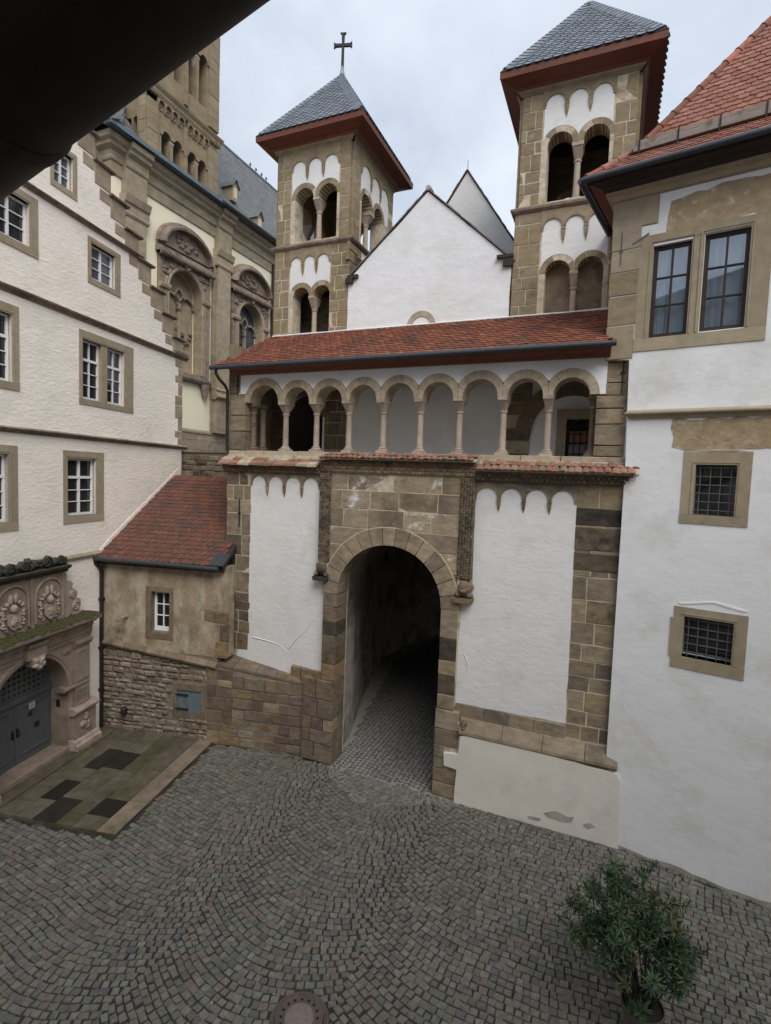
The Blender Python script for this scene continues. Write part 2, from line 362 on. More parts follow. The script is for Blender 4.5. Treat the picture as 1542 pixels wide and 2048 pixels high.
def structure(mb, name, material, smooth=0):
    return put(name, mb.mesh(name, V((0, 0, 0)), smooth), material, None, kind='structure')

STONES = {}
def stone(fr, parent, material, q, d0, d1, ch=.014, name='stone'):
    """One block as a part of its own; past 300 on one thing the rest are joined."""
    key = (parent.name, name)
    n, over = STONES.setdefault(key, [0, {}])
    mb = MB().stone(fr, q, d0, d1, ch)
    if n < 300:
        STONES[key][0] += 1
        return part(mb, name, material, parent)
    rest = over.setdefault(material.name, (MB(), material, parent))
    rest[0].add(mb.v, mb.f)
def flush_stones():
    for (pn, name), (n, over) in STONES.items():
        for mb, material, parent in over.values():
            part(mb, name, material, parent, kind='stuff')

def lay(fr, parent, material, a0, a1, z0, z1, row, length, d0, d1, gap=.022, slant=False, lf=None, rf=None, jag=.0, alt=None, altp=0.0, ch=.008, name='stone', dv=.007):
    """Courses of blocks filling a strip; lf / rf give the strip's edge at a height."""
    z = z0; k = 0
    rows = []
    while z < z1 - row * .35:
        h = row * R.uniform(.65, 1.35)
        if z + h > z1 - row * .45: h = z1 - z
        rows.append((z, z + h)); z += h
    for (za, zb) in rows:
        zm = (za + zb) / 2
        l0, l1 = (lf(za if slant else zm), lf(zb if slant else zm)) if lf else (a0, a0)
        r0, r1 = (rf(za if slant else zm), rf(zb if slant else zm)) if rf else (a1, a1)
        jl = R.uniform(0, jag); jr = R.uniform(0, jag)
        l0 -= jl; l1 -= jl; r0 += jr; r1 += jr
        wdt = min(r0 - l0, r1 - l1)
        if max(r0 - l0, r1 - l1) < .08: continue
        cuts = []
        x = length * R.uniform(.35, 1.0) if wdt > length * 1.2 else wdt
        while x < wdt - length * .35:
            cuts.append(x); x += length * R.uniform(.55, 1.45)
        edges0 = [l0] + [l0 + c for c in cuts] + [r0]; edges1 = [l1] + [l0 + c for c in cuts] + [r1]
        g = gap / 2
        for i in range(len(edges0) - 1):
            q = [(edges0[i] + g, za + g), (edges0[i + 1] - g, za + g), (edges1[i + 1] - g, zb - g), (edges1[i] + g, zb - g)]
            if q[1][0] - q[0][0] < .04 and q[2][0] - q[3][0] < .04: continue
            q = [(a + R.uniform(-.004, .004), b + R.uniform(-.004, .004)) for a, b in q]
            mt = alt if alt is not None and R.random() < altp else material
            stone(fr, parent, mt, q, d0, d1 + R.uniform(-dv, dv), ch, name)
        k += 1

def arc(c, z, r, t0=0.0, t1=PI, n=16):
    return [(c + r * math.cos(t0 + (t1 - t0) * i / n), z + r * math.sin(t0 + (t1 - t0) * i / n)) for i in range(n + 1)]
def arch_hole(c, hw, z0, zs, n=16):
    return [(c - hw, z0), (c + hw, z0)] + arc(c, zs, hw, 0, PI, n)
def rect(a0, a1, z0, z1): return [(a0, z0), (a1, z0), (a1, z1), (a0, z1)]

def voussoirs(fr, parent, material, c, zs, ri, ro, d0, d1, n, clip=None, gap=.012, name='voussoir', t0=0.0, t1=PI, seg=2, dv=.006):
    for i in range(n):
        a, b = t0 + (t1 - t0) * i / n, t0 + (t1 - t0) * (i + 1) / n
        g = gap / 2 / ro
        inner = arc(c, zs, ri, a + g, b - g, seg); outer = arc(c, zs, ro, b - g, a + g, seg)
        poly = inner + outer
        if clip: poly = [(min(max(x, clip[0]), clip[1]), y) for x, y in poly]
        mb = MB().prism(fr, list(reversed(poly)) if False else poly, d0, d1 + R.uniform(-dv, dv))
        part(mb, name, material, parent)

def merged(meshes_mats):
    """Join (mesh, matrix) pairs into one vertex/face list quickly."""
    mb = MB()
    for me, mw in meshes_mats:
        b = len(mb.v)
        mb.v.extend([mw @ v.co for v in me.vertices])
        mb.f.extend([tuple(b + i for i in p.vertices) for p in me.polygons])
    return mb
def scatter(name, meshes, mws, material, parent, limit=300):
    """mws: world matrices. The ones that show largest become parts of their own, the rest one joined part."""
    def size(mw):
        p = mw.to_translation(); q = proj(p)
        if q is None: return 1e9
        out = 0 if (-30 < q[0] < 1572 and -30 < q[1] < 2078) else 1e6
        return out + q[2]
    order = sorted(range(len(mws)), key=lambda i: size(mws[i]))
    for i in order[:limit]:
        put(name, meshes[R.randrange(len(meshes))], material, parent, mws[i])
    rest = [(meshes[R.randrange(len(meshes))], mws[i]) for i in order[limit:]]
    if rest:
        part(merged(rest), name, material or rest[0][0].materials[0], parent, kind='stuff')

def tile_mesh(w, l, t, tip=.25, nose=True):
    """A beaver-tail tile: local x across, y up the slope, z out; origin at the middle of its lower edge."""
    h = w / 2 * .97
    if nose: base = [(-h, l), (-h, tip * w * .9), (-h * .72, tip * w * .3), (0, 0), (h * .72, tip * w * .3), (h, tip * w * .9), (h, l)]
    else: base = [(-h, l), (-h, 0), (h, 0), (h, l)]
    n = len(base)
    def z(y): return .0 + t * 2.2 * (1 - y / l)
    vs = [V((x, y, z(y) - t)) for x, y in base] + [V((x, y, z(y))) for x, y in base]
    mb = MB().add(vs, [tuple(n + i for i in range(n))] + [(i, (i + 1) % n, n + (i + 1) % n, n + i) for i in range(n)])
    return mb.mesh('tile')
def tiles(fr, name, material, parent, a0, a1, z0, z1, w, ex, inside=None, l=None, t=.014, nose=True, skew=0.0, limit=300, meshes=None):
    l = l or ex * 1.9
    ms = meshes or [tile_mesh(w * k, l, t, .25, nose) for k in (1.0, .985, .97)]
    for me in ms:
        if not me.materials: me.materials.append(material)
    mws = []
    r = 0; z = z0
    while z < z1:
        a = a0 + (w / 2 if r % 2 else 0) + w * .25
        while a < a1:
            if inside is None or inside(a, z + ex * .5):
                mw = fr.mat(a + R.uniform(-.004, .004), z + R.uniform(-.006, .006), .004 + R.uniform(0, .004))
                mws.append(mw @ M.Rotation(R.uniform(-.018, .018) + skew, 4, 'Z') @ M.Rotation(R.uniform(-.012, .012), 4, 'X'))
            a += w
        z += ex; r += 1
    scatter(name, ms, mws, material, parent, limit)

def column(fr, parent, a, z0, z1, d, r, material, name='column', base=.16, cap=.34, cube=.10, capd=.3):
    """Base, shaft and capital on the wall's plane, the capital spreading into the wall's depth."""
    col = part(MB().lathe(fr.p(a, z0 + base, d), [(r * 1.02, 0), (r, .03), (r * .88, z1 - z0 - base - cap)], 14), name, material, parent, 50)
    b = MB().box(fr, a - r * 1.75, a + r * 1.75, z0, z0 + base * .4, d - r * 1.75, d + r * 1.75)
    b.lathe(fr.p(a, z0 + base * .4, d), [(r * 1.7, 0), (r * 1.75, base * .15), (r * 1.55, base * .28), (r * 1.25, base * .34), (r * 1.4, base * .45), (r * 1.1, base * .6)], 14)
    part(b, 'base', material, col, 40)
    zc = z1 - cap
    c = MB().lathe(fr.p(a, zc, d), [(r * .95, 0), (r * 1.15, .02), (r * 1.15, .045), (r * .95, .065)], 14)
    # cushion: round below, square above, deeper than wide
    n = 16; vs = []
    for j, (k, hh) in enumerate(((0, .05), (.15, .10), (.55, .19), (1, cap - cube * .8))):
        for i in range(n):
            t = 2 * PI * i / n
            x, y = math.cos(t), math.sin(t)
            mxx = max(abs(x), abs(y)); sx, sy = x / mxx, y / mxx
            ra = (x * r * (1 - k) + sx * cube * 1.05 * k); rd = (y * r * (1 - k) + sy * capd * k)
            vs.append(fr.p(a + ra, zc + hh, d + rd))
    c.add(vs, [(j * n + i, j * n + (i + 1) % n, (j + 1) * n + (i + 1) % n, (j + 1) * n + i) for j in range(3) for i in range(n)])
    c.box(fr, a - cube * 1.15, a + cube * 1.15, z1 - cube * .8, z1, d - capd * 1.05, d + capd * 1.05)
    part(c, 'capital', material, col, 40)
    return col

# ================================================================== wall frames
G = F((0, 12.3, 0), (1, 0, 0), (0, -1, 0))                 # gate front
LG = F((0, 12.35, 0), (1, 0, 0), (0, -1, 0))               # arcade front
TF = F((0, 14.5, 0), (1, 0, 0), (0, -1, 0))                # towers and chapel gable
HU = V((0.98057776, -0.19613071, 0)); HN = V((-0.19613071, -0.98057776, 0))
HR = F((0.61, 12.09, 0), HU, HN)                           # white house
LU = V((-0.21130845, 0.97741943, 0)); LN = V((0.97741943, 0.21130845, 0))
LH = F((-13.56, 10.87, 0), LU, LN)                         # stepped-gable house
AN = F((-13.56, 10.87, 0), LN, -LU)                        # lean-to annex
CH = F((-17, 0, 0), (0, 1, 0), (1, 0, 0))                  # abbey church

# ================================================================== ground
structure(MB().add([V((-400, -400, -.09)), V((400, -400, -.09)), V((400, 400, -.09)), V((-400, 400, -.09))], [(0, 1, 2, 3)]), 'ground', m['joint'])
bed = structure(MB().box(F((0, 0, 0), (1, 0, 0), (0, -1, 0)), -18, 8, -.08, -.022, -12.4, 6), 'courtyard_paving', m['joint'])

MAN = V((-3.63, 6.10, 0))
PLAT = [LH.p(.02, 0, .0), LH.p(-4.06, 0, .0), LH.p(-4.06, 0, 3.62), LH.p(.02, 0, 3.62)]
def in_plat(p):
    q = p - LH.o; a = q.dot(LU); d = q.dot(LN)
    return -4.12 < a < .1 and d < 3.68
def in_yard(p):
    if in_plat(p): return False
    if (p - LH.o).dot(LN) < .02: return False
    if (p - AN.o).dot(-LU) < .02: return False
    if p.y > 12.1: return False
    if (p - HR.o).dot(HN) < .02: return False
    if (p - MAN).length < .45: return False
    return True

def cobble_mesh(wx, wy, h, k):
    r = random.Random(k)
    q = [(-wx, -wy), (wx, -wy), (wx, wy), (-wx, wy)]
    j = [(a + r.uniform(-.012, .012), b + r.uniform(-.012, .012)) for a, b in q]
    vs = [V((a, b, -h)) for a, b in j] + [V((a, b, -.009)) for a, b in j] + [V((a * .86 + r.uniform(-.005, .005), b * .86 + r.uniform(-.005, .005), r.uniform(-.003, .004))) for a, b in j]
    fs = [(8, 9, 10, 11)]
    for i in range(4):
        jn = (i + 1) % 4
        fs += [(i, jn, 4 + jn, 4 + i), (4 + i, 4 + jn, 8 + jn, 8 + i)]
    me = MB().add(vs, fs).mesh('cobblestone')
    return me
P = .128
cob = [cobble_mesh(P * .462 * R.uniform(.9, 1.04), P * .455 * R.uniform(.9, 1.04), .06, 40 + k) for k in range(12)]
for me in cob: me.materials.append(m['cobble'])
def sm(x): x = min(max(x, 0), 1); return x * x * (3 - 2 * x)
WC = 2.9
def gfun(x):
    amp = .46 * sm((x + 9.6) / 2.6) * sm((-.4 - x) / 2.2)
    t = ((x + 4.75 + WC / 2) % WC) / WC * 2 - 1
    tilt = .16 * sm((-6.5 - x) / 2.5) * (x + 6.5) * -.35
    return amp * (t * t) + tilt + .05 * math.sin(x * 1.7)
mws = []
y = 1.4
j = 0
while y < 12.9:
    x = -14.5 + (j % 2) * P * .5 + R.uniform(-.03, .03)
    while x < 5.5:
        wv = R.uniform(.86, 1.16)
        gx = gfun(x); s = (gfun(x + .02) - gfun(x - .02)) / .04
        p = V((x, y + gx - .35 + R.uniform(-.006, .006), R.uniform(-.005, .005)))
        if in_yard(p) and in_view(p, 260):
            ang = math.atan(s)
            mw = M.Translation(p) @ M.Rotation(ang + R.uniform(-.06, .06), 4, 'Z') @ M.Rotation(R.uniform(-.03, .03), 4, 'X') @ M.Rotation(R.uniform(-.03, .03), 4, 'Y')
            mw = mw @ M.Diagonal((wv * 1.02, max(math.cos(ang), .62) * R.uniform(.96, 1.04), 1, 1))
            mws.append(mw)
        x += P * wv
    y += P; j += 1
scatter('cobblestone', cob, mws, m['cobble'], bed)

# the passage under the gate
ST = [(12.08, -5.02, 1.58), (13.7, -5.1, 1.6), (16.5, -5.7, 1.9), (20.5, -6.5, 2.1), (24.0, -6.0, 2.1), (27.5, -3.6, 2.1)]  # far bend is unseen, shaped so daylight reaches the left wall
pb = MB().add([V((c - hw - .2, y_, -.006)) for y_, c, hw in ST] + [V((c + hw + .2, y_, -.006)) for y_, c, hw in ST], [(i, 6 + i, 7 + i, i + 1) for i in range(5)])
r_ = random.Random(21)
rim = [(-6.42, 12.3), (-6.45, 11.95), (-6.1, 11.6), (-5.75, 11.35), (-5.2, 11.05), (-4.7, 11.1), (-4.3, 11.35), (-3.9, 11.5), (-3.62, 11.8), (-3.3, 11.75), (-2.9, 11.95), (-3.6, 12.3)]
rim2 = []
for i in range(len(rim)):
    a_, b_ = rim[i], rim[(i + 1) % len(rim)]
    for k in range(3): rim2.append((a_[0] + (b_[0] - a_[0]) * k / 3 + r_.uniform(-.05, .05), a_[1] + (b_[1] - a_[1]) * k / 3 + r_.uniform(-.05, .05)))
pb.prism(F((0, 0, 0), (1, 0, 0), (0, 0, 1), (0, 1, 0)), rim2, -.03, -.0125)
pbed = structure(pb, 'passage_paving', m['jointl'])
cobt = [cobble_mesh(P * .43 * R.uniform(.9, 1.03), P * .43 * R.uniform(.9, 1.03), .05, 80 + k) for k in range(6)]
mws = []
y = 11.9
while y < 25:
    x = -11.5
    while x < -3.4:
        yy = y + .9 * math.cos((((x + 5.0 + 1.1) % 2.2) / 2.2 - .5) * PI) - .6
        s = -.9 * PI / 2.2 * math.sin((((x + 5.0 + 1.1) % 2.2) / 2.2 - .5) * PI)
        for q in range(5):
            if ST[q][0] <= yy <= ST[q + 1][0]: break
        f = (yy - ST[q][0]) / (ST[q + 1][0] - ST[q][0]) if yy >= ST[0][0] else 0
        c = ST[q][1] + (ST[q + 1][1] - ST[q][1]) * f
        if abs(x - c) < 1.5 and yy > 12.12 and in_view(V((x, yy, 0)), 30):
            a = math.atan(s)
            mws.append(M.Translation((x + R.uniform(-.012, .012), yy + R.uniform(-.012, .012), .012 + R.uniform(-.004, .004))) @ M.Rotation(a + R.uniform(-.12, .12), 4, 'Z') @ M.Diagonal((R.uniform(.85, 1.12), R.uniform(.9, 1.08) * max(.6, math.cos(a)), 1, 1)))
        x += P * 1.03
    y += P * 1.05
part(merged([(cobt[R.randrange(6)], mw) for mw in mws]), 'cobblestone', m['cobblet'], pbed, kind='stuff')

# flagged landing in front of the doorway
plat = structure(MB().prism(F((0, 0, 0), (1, 0, 0), (0, 0, 1), (0, 1, 0)), [(p.x, p.y) for p in reversed(PLAT)], -.05, .05), 'doorway_landing', m['flag'])
LF = F(LH.o, LU, (0, 0, 1), LN * 1.0)   # a along the house, z away from it, d up
def flag(a0, a1, z0, z1, mt, top=.075):
    mb = MB().stone(LF, [(a0 + .006, z0 + .006), (a0 + .006, z1 - .006), (a1 - .006, z1 - .006), (a1 - .006, z0 + .006)], .045, top + R.uniform(-.003, .003), .008)
    part(mb, 'flagstone', mt, plat)
z = .62
ri = 0
while z < 3.1:
    h = R.uniform(.38, .58)
    if z + h > 3.0: h = 3.16 - z
    a = -4.06
    while a < -.02:
        ln = R.uniform(.38, .85)
        if a + ln > -.35: ln = -.0 - a
        dark = (ri == 1 and -2.1 < a < -1.3) or (ri == 2 and -2.3 < a < -1.5) or (ri == 1 and -3.6 < a < -2.9) or (ri == 2 and -4.2 < a < -3.6) or (ri == 5 and -.9 < a < -.4) or (ri == 4 and -3.7 < a < -3.1)
        flag(a, a + ln, z, z + h, m['flagd'] if dark else m['flag'])
        a += ln
    z += h; ri += 1
a = -4.06
while a < -.02:
    ln = min(R.uniform(1.0, 1.5), -a)
    if -(a + ln) < .5: ln = -a
    mb = MB().stone(LF, [(a + .006, 3.17), (a + .006, 3.62), (a + ln - .006, 3.62), (a + ln - .006, 3.17)], .0, .085, .02)
    part(mb, 'curb_stone', m['curb'], plat); a += ln
for a0, a1 in ((-4.06, -2.9), (-2.9, -1.55), (-1.55, -.3)):
    part(MB().stone(LF, [(a0 + .005, .23), (a0 + .005, .61), (a1 - .005, .61), (a1 - .005, .23)], .045, .10, .01), 'flagstone', m['flag'], plat)

# manhole cover
mh = thing('manhole_cover', 'round cast iron manhole cover with a ring of holes set in the cobbles', 'manhole cover', MAN)
part(MB().lathe(MAN + V((0, 0, -.05)), [(.425, 0), (.43, .05), (.42, .060), (.355, .060), (.345, .052), (.345, 0)], 40), 'frame', m['cast'], mh, 40)
cv = MB().lathe(MAN + V((0, 0, -.03)), [(.34, 0), (.34, .082), (.325, .086), (.305, .086), (.30, .080), (.222, .080), (.215, .084), (.205, .084)], 40)
cover = part(cv, 'cover', m['cast'], mh, 40)
part(MB().lathe(MAN + V((0, 0, .03)), [(.205, 0), (.205, .026), (.19, .030)], 32), 'fill', m['castc'], mh, 40)
for k in range(16):
    t = 2 * PI * k / 16
    c = MAN + V((math.cos(t) * .262, math.sin(t) * .262, .047))
    part(MB().lathe(c, [(.021, 0), (.021, .0055)], 10), 'vent_hole', m['void'], cover)
for k in range(60):
    t = 2 * PI * k / 60
    c = MAN + V((math.cos(t) * .387, math.sin(t) * .387, .008))
    if k == 0: studs = MB()
    e = V((math.cos(t), math.sin(t), 0)); f = V((-math.sin(t), math.cos(t), 0))
    studs.add([c + e * a + f * b + V((0, 0, h)) for h in (0, .006) for a, b in ((-.012, -.012), (.012, -.012), (.012, .012), (-.012, .012))], [(4, 5, 6, 7), (0, 1, 5, 4), (1, 2, 6, 5), (2, 3, 7, 6), (3, 0, 4, 7)])
part(studs, 'studs', m['cast'], mh, kind='stuff')

# ================================================================== gatehouse
gate = thing('gatehouse', 'sandstone gatehouse with a round archway below and a nine-arched open gallery above', 'gatehouse', (-5, 12.6, 0))
C0, ZS, RI, RO = -5.02, 4.66, 1.42, 1.86
part(MB().prism(G, [(-10.2, -.05), (-6.5, -.05)] + list(reversed(arc(C0, ZS, 1.48, 0, PI, 24))) + [(-3.54, -.05), (.5, -.05), (.5, 8.28), (-10.2, 8.28)], -.6, .004), 'wall', m['mortar'], gate)
part(MB().prism(G, [(-6.86, 2.3), (-6.52, 2.3)] + list(reversed(arc(C0, ZS, 1.5, 0, PI, 24))) + [(-3.52, 2.3), (-3.16, 2.3), (-3.16, 8.0), (-6.86, 8.0)], -.02, .134), 'wall', m['mortar'], gate)
# plinth backing
PT = lambda q: 2.72 - q * .102
part(MB().prism(AN, [(3.4, -.05), (6.34, -.05), (6.34, PT(6.34) - .05), (3.4, PT(3.4) - .05)], -.25, -.004), 'plinth', m['mortard'], gate)
part(MB().prism(G, [(-3.5, -.05), (.58, -.05), (.50, 1.62), (-2.95, 1.9), (-3.5, 2.2)], -.02, .15), 'plinth', m['mortar'], gate)

# rendered panels and their arched friezes
def frieze(fr, parent, a0, a1, n, ztop, zarc, ztip, d0, d1, mt, cw=.085, name='arch_frieze', corb=m['sand']):
    """A band whose lower edge is a row of small round arches on pointed corbels."""
    wa = (a1 - a0) / n
    r = wa / 2 - cw / 2
    pts = [(a0 - .02, ztop), (a0 - .02, zarc - r - .06), (a0 + cw / 2, zarc - r - .06)]
    for i in range(n):
        c = a0 + wa * (i + .5)
        pts += [(c + r * math.cos(t), zarc - r + r * math.sin(t)) for t in [PI - PI * k / 10 for k in range(11)]]
        if i < n - 1:
            e = a0 + wa * (i + 1); zc_ = zarc - r
            pts += [(e - cw * .46, zc_ + (ztip - zc_) * .45), (e - cw * .22, zc_ + (ztip - zc_) * .8), (e, ztip), (e + cw * .22, zc_ + (ztip - zc_) * .8), (e + cw * .46, zc_ + (ztip - zc_) * .45)]
    pts += [(a1 - cw / 2, zarc - r - .06), (a1 + .02, zarc - r - .06), (a1 + .02, ztop)]
    fz = part(MB().prism(fr, list(reversed(pts)), d0, d1), name, mt, parent)
    for i in range(n):
        c = a0 + wa * (i + .5)
        part(MB().sweep(fr, arc(c, zarc - r, r + .0, 0, PI, 12), [(0, d1 - .03), (.0, d1 + .018), (-.035, d1 + .018), (-.035, d1 - .03)]), 'moulding', mt, fz)
        if i:
            e = a0 + wa * i
            k = MB(); zc_ = zarc - r - .02
            zz_ = [zc_, zc_ + (ztip - zc_) * .12, zc_ + (ztip - zc_) * .16, zc_ + (ztip - zc_) * .6, ztip]
            ww_ = [cw * .5, cw * .52, cw * .44, cw * .34, .006]; dd_ = [d1 + .03, d1 + .04, d1 + .03, d1 + .02, d1 - .02]
            k.add([fr.p(e + s_ * ww_[i_], zz_[i_], d_) for i_ in range(5) for s_, d_ in ((-1, d0), (-1, dd_[i_]), (1, dd_[i_]), (1, d0))],
                  [(i_ * 4 + q_, i_ * 4 + q_ + 1, i_ * 4 + q_ + 5, i_ * 4 + q_ + 4) for i_ in range(4) for q_ in range(3)] + [(0, 1, 2, 3)])
            part(k, 'corbel', corb, fz)
    return fz
def rag(pts, amp, step=.25):
    """Break straight edges so that a plaster edge wanders."""
    out = []
    for i in range(len(pts)):
        a, b = V((*pts[i], 0)), V((*pts[(i + 1) % len(pts)], 0))
        n = max(1, int((b - a).length / step))
        for k in range(n):
            q = a.lerp(b, k / n)
            out.append((q.x + (R.uniform(-amp, amp) if k else 0), q.y + (R.uniform(-amp, amp) if k else 0)))
    return out
part(MB().prism(G, rag([(-9.80, 2.06), (-7.88, 2.13), (-7.86, 2.50), (-6.86, 2.44), (-6.86, 4.9), (-7.05, 5.0), (-7.12, 7.8), (-9.38, 7.8), (-9.38, 2.66), (-9.74, 2.6)], .012), -.03, .012), 'render_panel', m['whitew'], gate)
part(MB().prism(G, rag([(-3.22, 2.36), (-.61, 2.40), (-.66, 7.7), (-2.92, 7.7), (-2.88, 5.2), (-3.12, 5.0)], .010), -.03, .014), 'render_panel', m['whitew'], gate)
part(MB().prism(G, rag([(-3.03, -.05), (.63, -.05), (.56, 1.5), (.5, 1.62), (-.9, 1.70), (-2.5, 1.78), (-2.95, 1.66), (-2.98, 1.2), (-3.34, 1.15), (-3.32, .85), (-3.0, .82)], .012), .10, .245), 'render_panel', m['whitep'], gate)
for pts in ([(-.95, .34), (-.7, .46), (-.45, .40), (-.3, .44), (-.34, .30), (-.6, .24), (-.85, .26)], [(-.12, .30), (.05, .40), (.16, .33), (.0, .24)], [(-1.3, .16), (-1.0, .2), (-1.02, .12), (-1.25, .10)]):
    part(MB().prism(G, rag(pts, .02, .08), .235, .249), 'peeled_patch', m['splash'], gate)
frieze(G, gate, -9.36, -7.12, 4, 7.80, 7.70, 7.13, -.02, .03, m['sand'])
frieze(G, gate, -2.92, -.66, 4, 7.76, 7.64, 7.08, -.02, .03, m['sand'], corb=m['sandp'])

for pts in ([(-9.2, 3.05), (-8.7, 3.02), (-8.35, 2.98), (-8.0, 2.82)], [(-8.0, 2.9), (-7.75, 3.2), (-7.45, 3.5), (-7.2, 3.85)], [(-3.0, 3.6), (-2.9, 3.35), (-2.92, 3.1)]):
    part(MB().tube([G.p(a, z, .008) for a, z in pts], .022, 6, .012), 'plaster_ridge', m['whitew'], gate, 60)
# lesenes, plinths and the ashlar round the arch
lay(G, gate, m['sand'], -10.22, -9.36, 4.3, 7.80, .48, .62, -.06, .012, alt=m['sandd'], altp=.22, jag=.03)
lay(G, gate, m['sandp'], -10.22, -9.38, 2.62, 4.3, .42, .7, -.06, .014, alt=m['sandd'], altp=.2, jag=.06)
lay(G, gate, m['sand'], -.64, .36, 2.1, 7.76, .40, .58, -.06, .012, alt=m['sandd'], altp=.10, lf=lambda z: -.60 - .011 * (z - 2), rf=lambda z: .36)
for q in ([(-.66, 6.9), (.3, 6.9), (.3, 7.28), (-.66, 7.28)], [(-.66, 6.35), (.3, 6.35), (.3, 6.86), (-.66, 6.86)], [(-.66, 5.9), (.3, 5.9), (.3, 6.3), (-.66, 6.3)]):
    stone(G, gate, m['sandd'], q, -.05, .022)
lay(AN, gate, m['sandp'], 3.45, 6.32, .02, 2.05, .29, .48, -.1, .012, alt=m['sand'], altp=.15, gap=.02, dv=.02, ch=.014)
lay(G, gate, m['sandp'], -7.38, -6.44, .02, 2.3, .42, .55, -.45, .21, alt=m['sand'], altp=.5, rf=lambda z: -6.44)
lay(G, gate, m['sandp'], -7.86, -6.88, 2.12, 2.47, .35, .5, -.05, .09)
lay(G, gate, m['sandp'], -6.86, -6.44, 2.3, 2.75, .4, .6, -.45, .16)
# sloping course over the left plinth
x = 3.45
while x < 6.25:
    w_ = min(R.uniform(.55, .85), 6.33 - x)
    q = []
    for a_ in (x + .006, x + w_ - .006):
        f_ = AN.p(a_, PT(a_) - .06, .02); g_ = AN.p(a_, PT(a_), .012)
        q += [f_, g_, V((max(g_.x - .1, -10.3), 12.305, PT(a_) + .10)), V((max(g_.x - .1, -10.3), 12.305, PT(a_) - .06))]
    part(MB().add(q, [(0, 1, 2, 3), (7, 6, 5, 4), (0, 4, 5, 1), (1, 5, 6, 2), (2, 6, 7, 3), (3, 7, 4, 0)]), 'coping_stone', m['sandp'], gate)
    x += w_
# right plinth: stones under the panel and the moulded course
lay(G, gate, m['sand'], -3.2, -.6, 1.98, 2.36, .40, .95, -.05, .03, gap=.016)
x = -3.0
while x < .42:
    w_ = min(R.uniform(.7, 1.1), .5 - x)
    e = .0 if x + w_ < .45 else .0
    part(MB().mould(G, x + .006, x + w_ - .006, [(-.02, 1.66), (.23, 1.68), (.265, 1.73), (.25, 1.79), (.10, 1.98), (.05, 2.04), (-.02, 2.06)]), 'coping_stone', m['sand'], gate)
    x += w_
lay(G, gate, m['sand'], -3.62, -3.06, .02, 2.2, .34, .6, -.45, .18, rf=lambda z: -3.02 if z > 1.3 or z < .8 else -3.34)
# jambs
lay(G, gate, m['sandd'], -6.86, -6.44, 2.75, 3.9, .33, .6, -.45, .16, lf=lambda z: -6.86)
lay(G, gate, m['sandp'], -6.86, -6.44, 3.9, ZS, .38, .6, -.45, .16)
lay(G, gate, m['sand'], -3.60, -3.16, 2.2, ZS, .42, .6, -.45, .16, alt=m['sandd'], altp=.3)
# ashlar of the portal field
def la(z):
    if z <= ZS: return None
    return math.sqrt(max(0, 1.66 ** 2 - (z - ZS) ** 2))
zrows = [4.7, 5.1, 5.55, 6.0, 6.45, 6.95, 7.42, 7.86]
for za, zb in zip(zrows[:-1], zrows[1:]):
    w0 = math.sqrt(max(0, 1.64 ** 2 - (za - ZS) ** 2)); w1 = math.sqrt(max(0, 1.70 ** 2 - (zb - ZS) ** 2)) if zb - ZS < 1.70 else 0
    sp = []
    if za - ZS < 1.60:
        sp = [(-6.74, -6.74, C0 - w0, C0 - w1), (C0 + w0, C0 + w1, -3.20, -3.20)]
    else: sp = [(-6.74, -6.74, -3.20, -3.20)]
    for l0, l1, r0, r1 in sp:
        wd = max(r0 - l0, r1 - l1)
        if wd < .12: continue
        mt = m['sandg'] if R.random() < .5 else m['sand']
        lay(G, gate, m['sand'], l0, r0, za, zb, zb - za, .95, -.0, .14, lf=lambda z, a=l0, b=l1, q=za: a if abs(z - q) < .01 else b, rf=lambda z, a=r0, b=r1, q=za: a if abs(z - q) < .01 else b,
            alt=m['sandg'], altp=.42, gap=.016, slant=True)
voussoirs(G, gate, m['sand'], C0, ZS, RI, RO, -.45, .168, 15, gap=.026)
part(MB().sweep(G, arc(C0, ZS, RO + .012, .05, PI - .05, 30), [(-.014, .12), (.014, .12), (.014, .150), (-.014, .150)]), 'arch_joint', m['mortar'], gate)
# carved bands framing the portal field
def carved_band(fr, a0, a1, z0, z1, d0, d1, parent, mt, cell=.062, name='carved_band'):
    b = part(MB().box(fr, a0, a1, z0, z1, d0, d1), name, mt, parent)
    mb = MB()
    na = max(1, round((a1 - a0) / cell)); nz = max(1, round((z1 - z0) / cell))
    for i in range(na):
        for k in range(nz):
            xa = a0 + (a1 - a0) * i / na; xb = a0 + (a1 - a0) * (i + 1) / na; za = z0 + (z1 - z0) * k / nz; zb = z0 + (z1 - z0) * (k + 1) / nz
            g = .008
            s_ = 1 if (i + k) % 2 else -1
            q = [fr.p(xa + g, za + g, d1), fr.p(xb - g, za + g, d1), fr.p(xb - g, zb - g, d1), fr.p(xa + g, zb - g, d1)]
            r_ = [fr.p(xa + g + .02, (za + zb) / 2 - s_ * .016, d1 + .026), fr.p(xb - g - .02, (za + zb) / 2 + s_ * .016, d1 + .026)]
            mb.add(q + r_, [(0, 1, 5, 4), (1, 2, 5), (2, 3, 4, 5), (3, 0, 4)])
    part(mb, 'zigzag_carving', mt, b, kind='stuff')
carved_band(G, -7.04, -6.70, 5.5, 7.84, -.02, .17, gate, m['sandd'])
carved_band(G, -3.24, -2.90, 5.45, 7.84, -.02, .17, gate, m['sandd'])
carved_band(G, -7.04, -2.90, 7.86, 8.18, -.02, .17, gate, m['sandp'], .09)
